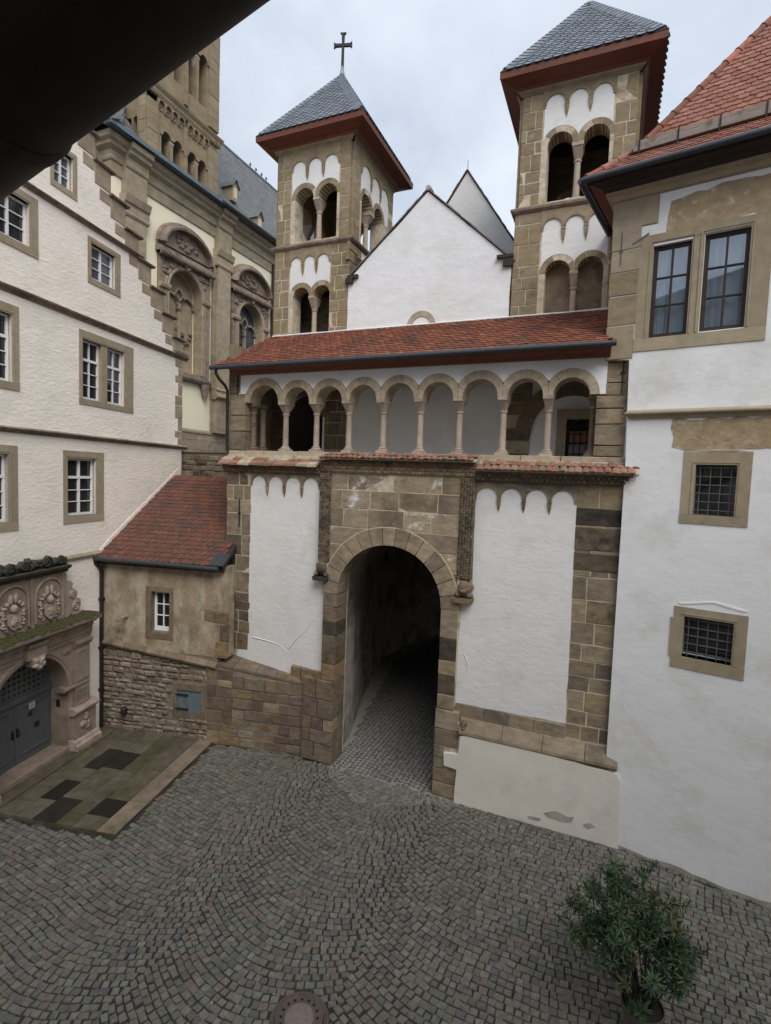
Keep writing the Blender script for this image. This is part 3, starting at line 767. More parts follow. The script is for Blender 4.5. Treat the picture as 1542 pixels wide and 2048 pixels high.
# cornices with a billet row over the side panels
for a0, a1 in ((-10.3, -7.04), (-2.90, .42)):
    c_ = part(MB().mould(G, a0, a1, [(-.02, 7.76), (.06, 7.77), (.10, 7.80), (.16, 7.96), (.20, 8.0), (-.02, 8.02)], 0, 0), 'cornice', m['sandp'], gate)
    mb = MB(); n = int((a1 - a0) / .11)
    for i in range(n):
        for k in range(2):
            x = a0 + (i + .5 + (k * .5)) * (a1 - a0) / n
            if x > a1 - .05: continue
            mb.box(G, x - .032, x + .032, 7.815 + k * .075, 7.875 + k * .075, .09, .145 + k * .03)
    part(mb, 'billet_row', m['sandp'], c_, kind='stuff')
# coping: clay tiles over the middle and right, worn slabs over the left
def coping(a0, a1, zt, ze, yb, ye, mt, w_):
    l = math.hypot(yb - ye, zt - ze)
    fr = F((0, ye, ze), (1, 0, 0), (0, -(zt - ze), yb - ye), (0, yb - ye, zt - ze))
    part(MB().box(fr, a0, a1, 0, l, -.03, -.0), 'coping', m['sandl'], gate)
    ms = []
    for k in range(3):
        mb = MB(); pts = []
        for y_ in (0, l * .55):
            for i in range(7):
                t = PI * i / 6
                pts.append(V((-math.cos(t) * w_ * .5, y_, math.sin(t) * w_ * .17 + .008 + (.02 if y_ == 0 else 0))))
        vs = pts + [p_ - V((0, 0, .022)) for p_ in pts]
        mb.add(vs, [(i, i + 1, 8 + i, 7 + i) for i in range(6)] + [(14 + i, 14 + i + 1, i + 1, i) for i in range(6)])
        ms.append(mb.mesh('coping_tile'))
    mws = []
    for r_ in range(2):
        a = a0 + w_ * .5 + (w_ * .5 if r_ else 0)
        while a < a1 - w_ * .2:
            mws.append(fr.mat(a, -.05 + r_ * l * .5, .012 - r_ * .0) @ M.Rotation(R.uniform(-.09, .09), 4, 'Z') @ M.Rotation(R.uniform(-.05, .05), 4, 'X') @ M.Diagonal((R.uniform(.9, 1.05), R.uniform(.9, 1.1), R.uniform(.8, 1.3), 1)))
            a += w_
    scatter('coping_tile', ms, mws, mt, gate)
coping(-6.98, -2.86, 8.36, 8.22, 12.35, 11.96, m['tilec'], .15)
coping(-2.84, .52, 8.26, 8.03, 12.38, 11.96, m['tilec'], .15)
x = -10.32
while x < -7.1:
    w_ = min(R.uniform(.28, .5), -7.02 - x)
    for r_ in range(2):
        ya, yb = (11.98, 12.18) if r_ == 0 else (12.15, 12.42)
        za, zb = (8.03, 8.12) if r_ == 0 else (8.14, 8.24)
        q = [V((xx, yy, zz + R.uniform(-.015, .015))) for zz0 in (0, 1) for xx, yy, zz in ((x + .01, ya, za - .05 + zz0 * .06), (x + w_ - .01, ya, za - .05 + zz0 * .06), (x + w_ - .01, yb, zb - .05 + zz0 * .06), (x + .01, yb, zb - .05 + zz0 * .06))]
        part(MB().add(q, [(4, 5, 6, 7), (3, 2, 1, 0), (0, 1, 5, 4), (1, 2, 6, 5), (2, 3, 7, 6), (3, 0, 4, 7)]), 'coping_slab', m['sandl'] if R.random() < .45 else m['tilec'], gate)
    x += w_

# carved heads
def blob(c, rx, ry, rz, fr, seed, amp=.12, n=14):
    r = random.Random(seed); ph = [r.uniform(0, 6) for _ in range(6)]
    vs = []; k = 12
    for i in range(k + 1):
        th = PI * i / k
        for q in range(n):
            t = 2 * PI * q / n
            x, y_, z_ = math.sin(th) * math.cos(t), math.sin(th) * math.sin(t), math.cos(th)
            f = 1 + amp * (math.sin(3 * x + ph[0]) * math.cos(4 * z_ + ph[1]) + .6 * math.sin(7 * z_ + ph[2] + 3 * y_) + .5 * math.sin(8 * x + ph[3]))
            vs.append(fr.p(c[0] + x * rx * f, c[1] + z_ * rz * f, c[2] + y_ * ry * f))
    return vs, [(i * n + q, i * n + (q + 1) % n, (i + 1) * n + (q + 1) % n, (i + 1) * n + q) for i in range(k) for q in range(n)]
def carved_head(a, z, d, sc_, mt, parent, seed, label):
    mb = MB()
    mb.add(*blob((a, z + .02 * sc_, d + .11 * sc_), .17 * sc_, .15 * sc_, .20 * sc_, G, seed, .05))            # head
    mb.add(*blob((a, z - .03 * sc_, d + .25 * sc_), .075 * sc_, .07 * sc_, .055 * sc_, G, seed + 1, .04))      # muzzle
    mb.add(*blob((a, z + .035 * sc_, d + .24 * sc_), .03 * sc_, .05 * sc_, .07 * sc_, G, seed + 2, .03))       # nose
    for s_ in (-1, 1):
        mb.add(*blob((a + s_ * .07 * sc_, z + .06 * sc_, d + .215 * sc_), .03 * sc_, .025 * sc_, .022 * sc_, G, seed + 3, .02))   # eyes
        mb.add(*blob((a + s_ * .08 * sc_, z + .105 * sc_, d + .20 * sc_), .06 * sc_, .035 * sc_, .022 * sc_, G, seed + 4, .05))  # brows
        mb.add(*blob((a + s_ * .18 * sc_, z + .06 * sc_, d + .06 * sc_), .05 * sc_, .05 * sc_, .09 * sc_, G, seed + 5, .08))     # ears, mane
        mb.add(*blob((a + s_ * .15 * sc_, z - .15 * sc_, d + .13 * sc_), .085 * sc_, .12 * sc_, .08 * sc_, G, seed + 6, .1))     # paws
    h = part(mb, 'carved_head', mt, parent, 80, label=label)
    part(MB().prism(G, [(a - .22 * sc_, z - .33 * sc_), (a + .22 * sc_, z - .33 * sc_), (a + .24 * sc_, z - .22 * sc_), (a - .24 * sc_, z - .22 * sc_)], -.02, d + .26 * sc_), 'console', mt, h)
    return h
carved_head(-6.92, 5.30, .02, .95, m['sandd'], gate, 3, 'worn lion head console')
carved_head(-3.05, 5.20, .02, .95, m['sandp'], gate, 9, 'grinning lion head console')
carved_head(-2.90, 1.86, .02, .72, m['sandd'], gate, 17, 'black weathered head on the plinth course')

# passage walls and vault
tw, tv = MB(), MB()
prof = [(-1, 0), (-1, 2.0), (-1, 4.3)]
ringw = []; 
for (yy, c, hw) in ST:
    yy = max(yy, 12.36)
    tw.add([V((c - hw, yy, -.3)), V((c - hw - R.uniform(0, .06), yy, 2.2)), V((c - hw, yy, 4.62)), V((c + hw, yy, -.3)), V((c + hw, yy, 2.2)), V((c + hw, yy, 4.62))], [])
    tv.add([V((c + hw * math.cos(PI * i / 12), yy, 4.62 + hw * math.sin(PI * i / 12))) for i in range(13)], [])
for i in range(len(ST) - 1):
    for k in (0, 1, 3, 4): tw.f.append((i * 6 + k, i * 6 + k + 1, (i + 1) * 6 + k + 1, (i + 1) * 6 + k))
    for k in range(12): tv.f.append((i * 13 + k, i * 13 + k + 1, (i + 1) * 13 + k + 1, (i + 1) * 13 + k))
e = ST[-1]
part(tw, 'passage_wall', m['tunnel'], gate, 60)
part(tv, 'passage_vault', m['tunneld'], gate, 60)
part(MB().prism(F((0, e[0], 0), (1, 0, 0), (0, -1, 0)), [(e[1] - 3, -.3), (e[1] - .3, -.3), (e[1] - .3, 3.2), (e[1] + 1.2, 3.2), (e[1] + 1.2, -.3), (e[1] + 3, -.3), (e[1] + 3, 7.5), (e[1] - 3, 7.5)], -.3, 0), 'passage_end', m['tunneld'], gate)  # unseen far wall, its opening added to let daylight in

# ------------------------------------------------------------------ arcade gallery
arcz = 9.74
cols = [-8.45, -7.46, -6.47, -5.48, -4.47, -3.47, -2.41, -1.40]
bnd = [-9.62] + cols + [-.42]
lay(LG, gate, m['sandl'], -10.2, .28, 8.2, 8.40, .2, .9, -.55, .02, gap=.015, name='sill_stone')
bottom = []
for i in range(9):
    l, r = bnd[i] - (.12 if i == 0 else 0), bnd[i + 1] + (.12 if i == 8 else 0)
    c = (bnd[i] + bnd[i + 1]) / 2
    hs = (bnd[i + 1] - bnd[i]) / 2; ro = hs + .09
    t0 = math.acos(min(1, hs / ro)) if 0 < i < 8 else 0
    tl = math.acos(hs / ro) if i > 0 else 0.0
    tr = math.acos(hs / ro) if i < 8 else 0.0
    bottom += [(c + ro * math.cos(t), arcz + ro * math.sin(t)) for t in [PI - tl - (PI - tl - tr) * k / 14 for k in range(15)]]
    voussoirs(LG, gate, m['sandl'], c, arcz, hs - .11, ro, -.5, .012, 7, clip=(bnd[i] + .004 if i else -99, bnd[i + 1] - .004 if i < 8 else 99), gap=.006)
part(MB().prism(LG, [(-9.95, 9.74)] + bottom + [(-.2, 9.74), (-.2, 10.62), (-9.95, 10.62)], -.5, 0), 'wall', m['white'], gate)
for a in cols:
    column(LG, gate, a, 8.40, arcz, -.24, .082, m['colm'], base=.15, cap=.36, cube=.095, capd=.24)
lay(LG, gate, m['sand'], -10.2, -9.66, 8.40, 10.62, .5, .6, -.55, .014, alt=m['sandd'], altp=.2, rf=lambda z: -9.66 if z < 9.8 else -9.84)
lay(LG, gate, m['sand'], -.38, .22, 8.40, 10.75, .36, .6, -.55, .014, gap=.02, lf=lambda z: -.40 if z < 9.75 else -.22)
for a, d in ((-9.60, -.3), (-9.5, -.62), (-.44, -.25)):
    column(LG, gate, a, 8.40, arcz, d, .085, m['sandp'], name='half_column', base=.15, cap=.3, cube=.1, capd=.15)
# back wall of the gallery, with doorway, old masonry and grilled opening
BK = F((0, 14.3, 0), (1, 0, 0), (0, -1, 0))
part(MB().holes(BK, rect(-10.3, .3, 8.1, 11.9), [arch_hole(-8.95, .68, 8.3, 9.55), ], -.18, 0), 'back_wall', m['white'], gate)
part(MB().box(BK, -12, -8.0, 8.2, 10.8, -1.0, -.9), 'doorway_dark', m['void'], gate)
lay(BK, gate, m['sandp'], -8.24, -7.42, 8.3, 11.0, .34, .5, -.05, .03, lf=lambda z: -8.2)
lay(BK, gate, m['sandp'], -10.3, -9.66, 8.3, 11.0, .5, .7, -.05, .05)
voussoirs(BK, gate, m['sandp'], -8.95, 9.55, .66, .92, -.1, .02, 7)
lay(BK, gate, m['sandp'], -2.72, -2.02, 8.3, 11.0, .36, .6, -.05, .05, alt=m['sandl'], altp=.2)
voussoirs(BK, gate, m['sandp'], -1.0, 9.0, 1.02, 1.42, -.05, .09, 7)
part(MB().prism(BK, rect(-1.36, -1.12, 8.3, 9.42), .0, .10), 'door_jamb', m['frame'], gate)
part(MB().prism(BK, rect(-1.36, -.1, 9.42, 9.66), .0, .11), 'door_lintel', m['frame'], gate)
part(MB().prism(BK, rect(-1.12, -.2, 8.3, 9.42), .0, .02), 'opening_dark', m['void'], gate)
gr = part(MB().sweep(BK, arc(-.70, 9.02, .40, 0, PI, 12), [(-.02, .05), (.02, .05), (.02, .09), (-.02, .09)]), 'grille', m['iron'], gate)
part(MB().prism(BK, rect(-1.04, -.36, 8.42, 8.8), .03, .035), 'pane', m['glassb'], gr)
part(MB().prism(BK, rect(-1.04, -.36, 8.84, 9.12), .03, .035), 'pane', m['tilep'], gr)
for k in range(6):
    x = -1.08 + k * .15
    h = 9.02 + math.sqrt(max(0, .4 ** 2 - (x + .70) ** 2))
    part(MB().box(BK, x - .012, x + .012, 8.35, h, .06, .085), 'bar', m['iron'], gr)
for zz in (8.55, 8.8, 9.05, 9.25):
    part(MB().box(BK, -1.09, -.3, zz - .012, zz + .012, .055, .08), 'bar', m['iron'], gr)
part(MB().box(LG, -10.2, .2, 8.12, 8.28, -2.0, -.5), 'floor', m['whitep'], gate)  # floor made pale to bounce light onto the back wall
for x0, x1 in ((-10.25, -10.12), (.16, .3)):
    part(MB().box(F((x0, 0, 0), (0, 1, 0), (-1, 0, 0)), 12.36, 14.4, 8.1, 11.4, -(x1 - x0), 0), 'side_wall', m['sand'] if x0 < -5 else m['whitew'], gate)
part(MB().add([V((-10.1, 12.86, 10.75)), V((.15, 12.86, 10.75)), V((.15, 14.4, 11.5)), V((-10.1, 14.4, 11.5))], [(0, 1, 2, 3)]), 'ceiling', m['darkwood'], gate)

# lean-to roof over the gallery
RW = V((0, 2.62, 1.43)).normalized()
RF = F((0, 11.92, 10.72), (1, 0, 0), (0, -RW.z, RW.y), RW)
roof = part(MB().box(RF, -10.44, -.14, .02, 2.93, -.10, -.005), 'roof', m['deck'], gate)
tiles(RF, 'tile', m['tile'], roof, -10.44, -.17, -.02, 2.86, .18, .168, t=.02)
part(MB().tube([V((x, 14.46 - .015 * math.sin(k), 12.15 + R.uniform(-.008, .008))) for k, x in enumerate([-10.3 + .5 * i for i in range(21)])], .035, 6), 'mortar_fillet', m['whitew'], gate)
for a0, a1 in ((-9.98, -.16),):
    part(MB().mould(G, a0, a1, [(0, 10.50), (.09, 10.50), (.12, 10.56), (.30, 10.60), (.33, 10.68), (0, 10.70)]), 'fascia', m['redwood'], gate)
gut = part(MB().tube([V((-10.52, 11.86, 10.66)), V((-8, 11.86, 10.665)), V((-.06, 11.86, 10.69))], .062, 12), 'gutter', m['gutter'], gate, 50)
part(MB().tube([V((-10.33, 11.86, 10.64)), V((-10.33, 11.88, 10.50)), V((-10.30, 11.98, 10.36)), V((-10.25, 12.16, 10.22)), V((-10.235, 12.26, 10.08)), V((-10.235, 12.28, 8.35))], .042, 10), 'downpipe', m['pipe'], gate, 60)
for x in [-10.3 + .9 * i for i in range(12)]:
    part(MB().tube([V((x, 11.86 + .081 * math.cos(t), 10.665 + .081 * math.sin(t))) for t in [PI * .95 + PI * 1.1 * k / 8 for k in range(9)]], .008, 5), 'gutter_bracket', m['gutter'], gut)
# iron wall anchors
for a, fr, z0, z1 in ((-9.93, LG, 9.95, 10.5), (-9.75, G, 6.2, 7.0), (.10, LG, 9.75, 10.6)):
    part(MB().box(fr, a - .012, a + .012, z0, z1, .01, .04).box(fr, a - .045, a + .045, (z0 + z1) / 2 - .012, (z0 + z1) / 2 + .012, .012, .045), 'wall_anchor', m['iron'], gate)

# ================================================================== bell towers beside the chapel gable
def bifora(fr, parent, c1, c2, r, z0, zs, d0, d1, wall_poly, mt_wall):
    """Wall plate with a pair of arched openings sharing a shaft. Returns nothing; adds arches and column."""
    cm = (c1 + c2) / 2
    g = (c2 - c1) / 2 - r
    hole = [(c1 - r, z0), (c2 + r, z0)] + arc(c2, zs, r, 0, PI, 12) + ([(cm + g, zs - .02), (cm - g, zs - .02)] if g > .02 else []) + arc(c1, zs, r, 0, PI, 12)
    # one hole: right arch down to the impost, then left arch
    part(MB().holes(fr, wall_poly, [hole], d0, d1 + .009), 'wall', mt_wall, parent)
    ro = r + .15
    mid = cm
    voussoirs(fr, parent, m['sandt'], c1, zs, r, ro, d0 + .02, d1 + .012, 5, clip=(-99, mid - .004), gap=.012)
    voussoirs(fr, parent, m['sandt'], c2, zs, r, ro, d0 + .02, d1 + .012, 5, clip=(mid + .004, 99), gap=.012)
    column(fr, parent, mid, z0, zs + .0, d0 / 2, .085, m['colm'], base=.14, cap=.42, cube=max(.09, g), capd=min(.22, -d0 / 2))

def stage(fr, parent, a0, a1, z0, z1, pa0, pa1, c1, c2, r, zo, zs, zarc, ztip, back=None, narch=3):
    """One storey of a tower face: corner piers of ashlar, a rendered field under an arched frieze, twin openings."""
    bifora(fr, parent, c1, c2, r, zo, zs, -.45, 0, rect(a0 + .02, a1 - .02, z0, z1), m['mortar'])
    # rendered field
    ro = r + .15; cm = (c1 + c2) / 2
    th = math.acos(min(1, max(-1, (cm - c1) / ro)))
    low = [(c1 - ro * math.cos(t), zs + ro * math.sin(t)) for t in [0 + (PI - th) * k / 10 for k in range(11)]]
    low2 = [(c2 - ro * math.cos(t), zs + ro * math.sin(t)) for t in [th + (PI - th) * k / 10 for k in range(11)]]
    low = [(max(pa0, x), z) for x, z in low]; low2 = [(min(pa1, x), z) for x, z in low2]
    part(MB().prism(fr, low + low2 + [(pa1, zs + .1), (pa1, zarc + .02), (pa0, zarc + .02), (pa0, zs + .1)], -.02, .014), 'render_panel', m['whitew'], parent)
    frieze(fr, parent, pa0 - .02, pa1 + .02, narch, z1, zarc, ztip, -.02, .03, m['sandt'], cw=.10, corb=m['sandt'])
    lay(fr, parent, m['sandt'], a0, pa0 - .03, z0, z1, .42, .40, -.35, .016, lf=lambda z: a0, rf=lambda z: (pa0 - .03) if z > zs else min(pa0 - .03, c1 - r), gap=.02)
    lay(fr, parent, m['sandt'], pa1 + .03, a1, z0, z1, .42, .40, -.35, .016, lf=lambda z: (pa1 + .03) if z > zs else max(pa1 + .03, c2 + r), rf=lambda z: a1, gap=.02)
    if back:
        part(MB().box(fr, c1 - r - (.8 if back is m['sandd'] else 0), c2 + r, zo, zs + r, *((-1.2, -1.0) if back is m['sandd'] else (-.5, -.30))), 'opening_back', back, parent)  # infill in the shallow pair, dark backing inside the deep open pair

def pyramid(parent, x0, x1, y0, y1, ze, zt, apex, name_lbl):
    ov = []
    cs = [V((x0, y0, ze)), V((x1, y0, ze)), V((x1, y1, ze)), V((x0, y1, ze))]
    ap = V(apex)
    rf = part(MB().add(cs + [ap] + [c + V((0, 0, -.035)) for c in cs], [(0, 1, 4), (1, 2, 4), (2, 3, 4), (3, 0, 4), (0, 5, 6, 1), (1, 6, 7, 2), (2, 7, 8, 3), (3, 8, 5, 0), (8, 7, 6, 5)]), 'roof', m['deck'], parent)
    allm = []
    for i in range(4):
        a, b = cs[i], cs[(i + 1) % 4]
        u = (b - a).normalized(); mid = (a + b) / 2; up = (ap - mid); up = (up - u * up.dot(u)); L = up.length; up.normalize()
        n = u.cross(up)
        if n.z < 0: n = -n
        fr = F(a, u, n, up)
        W_ = (b - a).length; aa = (ap - a).dot(u)
        ins = lambda p_, q_, W_=W_, L=L, aa=aa: q_ < L - .25 and p_ > aa * (q_ + .2) / L + .08 and p_ < W_ - (W_ - aa) * (q_ + .2) / L - .08
        w_, ex = .23, .135
        rr = 0; z = -.03
        while z < L:
            a_ = -.2 + (rr % 4) * w_ / 4
            while a_ < W_ + .2:
                if ins(a_, z + ex * .4): allm.append((i, fr.mat(a_ + R.uniform(-.004, .004), z, .006) @ M.Rotation(.10, 4, 'Z') @ M.Rotation(R.uniform(-.015, .015), 4, 'X')))
                a_ += w_
            z += ex; rr += 1
        # hip covering
        g_ = (ap - a).normalized(); h_ = (ap - b).normalized(); pa_ = n.cross(g_).normalized(); pb_ = h_.cross(n).normalized()
        for e_, g2, p2 in ((a, g_, -pa_ if (-pa_).dot(u) > 0 else pa_), (b, h_, -pb_ if (-pb_).dot(u) < 0 else pb_)):
            LL_ = (ap - e_).length
            for k_ in range(1, int(LL_ / .16)):
                c0 = e_ + g2 * (.16 * k_); w0 = min(.26, .26 * (LL_ - .16 * k_) / .7)
                hs_ = [c0 + n * .034, c0 + p2 * w0 - g2 * .02 + n * .034, c0 + p2 * w0 + g2 * .16 + n * .018, c0 + g2 * .18 + n * .018]
                part(MB().add(hs_ + [q_ - n * .014 for q_ in hs_], [(0, 1, 2, 3), (0, 4, 5, 1), (1, 5, 6, 2), (3, 7, 4, 0)]), 'hip_slate', m['slate'], rf)
    ms = [tile_mesh(w_ * 1.0 * k, ex * 1.9, .013, .42, True) for k in (1.0, .97)]
    for me in ms: me.materials.append(m['slate'])
    scatter('slate', ms, [q for i, q in allm], m['slate'], rf, 300)
    # eaves board and soffit
    e = MB()
    for i in range(4):
        a, b = cs[i], cs[(i + 1) % 4]; u = (b - a).normalized(); n = u.cross(V((0, 0, 1)))
        fr = F(a, u, n)
        W_ = (b - a).length
        ef = MB().mould(fr, 0, W_, [(-.03, -.18), (-.01, -.18), (.0, -.04), (-.03, -.04)], 0, 0)
        part(ef, 'eaves_board', m['redwood'], rf)
        part(MB().add([fr.p(.03, -.18, -.03), fr.p(W_ - .03, -.18, -.03), fr.p(W_ - .34, -.29, -.34), fr.p(.34, -.29, -.34), fr.p(W_ - .42, -.40, -.42), fr.p(.42, -.40, -.42)], [(0, 1, 2, 3), (3, 2, 4, 5)]), 'soffit', m['redwood'], rf)
    return rf

def tower(x0, x1, y0, y1, label, front, side, upper, roofbox, apex, left_side=True):
    t = thing('bell_tower', label, 'tower', ((x0 + x1) / 2, (y0 + y1) / 2, 12), 'small towers either side of the chapel gable')
    FR = F((0, y0, 0), (1, 0, 0), (0, -1, 0)); SD = F((x1, 0, 0), (0, 1, 0), (1, 0, 0)); WS = F((x0, 0, 0), (0, -1, 0), (-1, 0, 0)); BK_ = F((0, y1, 0), (-1, 0, 0), (0, 1, 0))
    zl = 14.80; zu = 14.97; zt = 17.72
    stage(FR, t, x0, x1, 11.0, zl, *front)
    stage(FR, t, x0 + .06, x1 - .06, zu, zt, *upper)
    # other faces
    if side:
        stage(SD, t, y0 + .06, y1 - .06, zu, zt, *side)
    for fr, lo, hi in ((BK_, -x1 + .06, -x0 - .06), (WS, -y1 + .06, -y0 - .06)) + (() if side else ((SD, y0 + .06, y1 - .06),)):
        mid = (lo + hi) / 2
        bifora(fr, t, mid - .42, mid + .42, .35, zu + .06, 16.25, -.42, 0, rect(lo, hi, zu, zt), m['sandt'])
    part(MB().box(SD, y0 + .45, y1, 11, zl, -.4, -.0), 'wall', m['sandt'], t)
    part(MB().box(WS, -y1, -y0 - .45, 11, zl, -.4, 0), 'wall', m['sandt'], t)
    lay(SD, t, m['sandt'], y0 + .01, y0 + .7, 13.3, zl, .4, .6, -.1, .014, alt=m['sandd'], altp=.3, jag=.15)
    part(MB().box(SD, y0 + .5, y1, 13.0, zl - .02, .0, .01), 'render_panel', m['whitew'], t)
    part(MB().box(BK_, -x1, -x0, 11, zl, -.4, 0), 'wall', m['sandt'], t)
    part(MB().box(FR, x0 + .2, x1 - .2, zl - .05, zu, -(y1 - y0) + .2, -.2), 'bell_floor', m['darkwood'], t)
    part(MB().box(FR, x0 + .2, x1 - .2, zt - .1, zt, -(y1 - y0) + .2, -.2), 'ceiling', m['darkwood'], t)
    # string course between the storeys and cornice under the eaves
    for nm, zz, pr, mt in (('string_course', zl, [(-.1, 0), (.05, 0), (.10, .05), (.11, .10), (.0, .17), (-.1, .17)], m['churchd']),
                           ('cornice', zt, [(-.1, 0), (.03, 0), (.05, .03), (.09, .07), (.10, .10), (.10, .16), (-.1, .16)], m['sandt'])):
        for fr, lo, hi in ((FR, x0, x1), (SD, y0, y1), (BK_, -x1, -x0), (WS, -y1, -y0)):
            k = .0 if nm == 'string_course' else .05
            part(MB().mould(fr, lo + k, hi - k, [(d, zz + z) for d, z in pr], 1, 1), nm, mt, t)
    pyramid(t, *roofbox, 18.18, 20.9, apex, label)
    return t

# args of a stage: pa0, pa1, c1, c2, r, zo, zs, zarc, ztip
tl_ = tower(-10.3, -7.6, 14.5, 17.65, 'slate-roofed belfry that carries the cross on its peak',
      (-9.70, -8.28, -9.29, -8.55, .29, 11.9, 13.32, 14.54, 13.95, m['sandd']), (15.05, 17.15, 15.48, 16.42, .34, 15.0, 16.26, 17.40, 16.75),
      (-9.70, -8.05, -9.25, -8.43, .33, 15.0, 16.28, 17.42, 16.80), (-10.78, -7.08, 14.02, 18.13), (-8.93, 16.07, 20.95))
tr_ = tower(-2.75, .12, 14.5, 17.65, 'taller-looking slate-roofed belfry beside the white house, without a cross',
      (-2.02, -.42, -1.59, -.80, .31, 11.8, 13.20, 14.56, 13.90, m['framed']), None,
      (-2.12, -.48, -1.70, -.84, .31, 15.0, 16.38, 17.62, 17.02), (-3.22, .60, 14.02, 18.13), (-1.32, 16.07, 20.95))
# cross
AP = V((-8.93, 16.07, 20.95))
cx = part(MB().tube([AP + V((0, 0, -.05)), AP + V((0, 0, .25))], .09, 10, .035), 'cross', m['verdigris'], tl_, 60)
XF = F(AP + V((0, 0, .15)), (.96, .28, 0), (.28, -.96, 0))
def cross_poly():
    h, w_, fl, s_ = 1.12, .30, .10, .042
    zc = .74
    return [(-s_, 0), (s_, 0), (s_ * .9, zc - s_), (w_ - .06, zc - s_ * 1.1), (w_, zc - fl), (w_, zc + fl), (w_ - .06, zc + s_ * 1.1), (s_ * .9, zc + s_), (s_ * 1.1, h - .06), (fl, h), (-fl, h), (-s_ * 1.1, h - .06),
            (-s_ * .9, zc + s_), (-w_ + .06, zc + s_ * 1.1), (-w_, zc + fl), (-w_, zc - fl), (-w_ + .06, zc - s_ * 1.1), (-s_ * .9, zc - s_)]
part(MB().prism(XF, cross_poly(), -.035, .035), 'cross_arms', m['iron'], cx)

# ================================================================== chapel between the towers
chap = thing('chapel', 'white rendered chapel gable between the two belfries', 'chapel', (-5.2, 16, 12))
gp = [(-7.62, 11.6), (-2.78, 11.6), (-2.78, 13.66), (-5.19, 15.80), (-7.62, 13.66)]
part(MB().prism(TF, rag(gp, .012, .3), -.35, .03), 'gable_wall', m['gable'], chap)
part(MB().prism(F((0, 17.2, 0), (1, 0, 0), (0, -1, 0)), [(-7.3, 13.6), (-2.9, 13.6), (-3.0, 14.9), (-4.85, 17.70), (-6.6, 15.2), (-7.2, 14.2)], -.35, 0), 'gable_wall', m['whitew'], chap)
for pts, y0_, y1_ in (([(-7.72, 13.60), (-5.19, 15.84), (-2.70, 13.60)], 14.44, 18.2), ([(-6.65, 15.12), (-4.85, 17.74), (-2.92, 14.82)], 17.16, 21.0)):
    for (a, b) in ((pts[0], pts[1]), (pts[1], pts[2])):
        u = V((b[0] - a[0], 0, b[1] - a[1])); L = u.length; u.normalize()
        fr = F((a[0], y0_, a[1]), (0, 1, 0), u.cross(V((0, 1, 0))) if u.cross(V((0, 1, 0))).z > 0 else -u.cross(V((0, 1, 0))), u)
        rf = part(MB().box(fr, .02, y1_ - y0_, 0, L, -.02, .01), 'roof', m['deck'], chap)
        z = 0; ed = MB()
        while z < L - .03:
            q = MB().box(fr, -.02, .16, z, min(z + .155, L), .006, .026 + R.uniform(0, .018))
            part(q, 'verge_tile', m['slated'] if R.random() < .75 else m['tilec'], rf)
            z += .16
# eaves ends at the foot of the gable
part(MB().box(TF, -2.98, -2.72, 13.48, 13.72, -.6, .12).box(TF, -3.15, -2.72, 13.70, 13.78, -.6, .14), 'eaves_end', m['darkwood'], chap)
part(MB().box(TF, -7.66, -7.44, 13.52, 13.68, -.3, .14).box(TF, -7.62, -7.28, 13.66, 13.76, -.3, .12), 'eaves_end', m['darkwood'], chap)
part(MB().tube([V((-5.19, 14.45, 15.90)), V((-5.19, 14.75, 15.90))], .08, 8), 'ridge_end', m['sandl'], chap)
nk = part(MB().sweep(TF, arc(-5.24, 12.10, .34, .0, PI, 14), [(-.10, .0), (.06, .0), (.06, .05), (-.10, .05)]), 'arched_niche', m['sandl'], chap)
part(MB().prism(TF, arch_hole(-5.24, .26, 11.9, 12.1), .0, .034), 'niche_infill', m['white'], nk)
part(MB().tube([V((-4.85, 17.2, 17.7)), V((-4.85, 17.2, 18.05))], .01, 5), 'lightning_rod', m['iron'], chap)

# ================================================================== white house on the right
house = thing('white_house', 'white limewashed house with red hipped roof, dark wooden windows and barred openings', 'house', HR.p(2, 0, -2))
H_OPEN = [(-.10, .58, 10.80, 12.62), (.79, 1.52, 10.82, 12.66), (.92, 1.60, 7.28, 8.26), (.92, 1.75, 4.43, 5.25)]
part(MB().holes(HR, [(-.34, -.1), (9, -.1), (9, 13.75), (-.88, 13.75), (-.88, 10.45), (-.42, 10.40), (-.36, 8.3)], [rect(*q) for q in H_OPEN], -.45, 0), 'wall', m['white'], house)
SIDE = F(HR.p(-.88, 0, 0), -HN, -HU)   # flank towards the towers
part(MB().box(F(HR.p(-.88, 0, 0), -HN, HU), .3, 7, 8, 13.9, .0, .4), 'wall', m['white'], house)
lay(HR, house, m['frame'], -.90, -.33, 10.42, 13.72, .52, 1.2, -.3, .014, rf=lambda z: -.30 if int(z * 1.9) % 2 else -.36, gap=.016, jag=.02, alt=m['sandt'], altp=.5)
stone(HR, house, m['frame'], [(-.90, 13.05), (-.05, 13.05), (-.05, 13.66), (-.90, 13.66)], -.02, .018)
def bare(pts, mt=m['patch'], d=.006, par=None, fr=HR, amp=.04, nm='bare_patch'):
    part(MB().prism(fr, rag(pts, amp, .16), -.01, d), nm, mt, par or house)
bare([(.10, 12.85), (.12, 13.15), (.16, 13.42), (.6, 13.50), (1.2, 13.54), (1.8, 13.52), (2.6, 13.56), (6, 13.5), (6, 12.9), (1.85, 12.86), (1.0, 12.83)])
bare([(.48, 8.60), (.46, 9.16), (6, 9.16), (6, 8.55), (1.9, 8.56), (.72, 8.53)])
part(MB().mould(HR, -.34, 6, [(0, 9.17), (.03, 9.17), (.05, 9.22), (.13, 9.27), (.13, 9.30), (0, 9.36)], .6, 0), 'string_course', m['frame'], house)

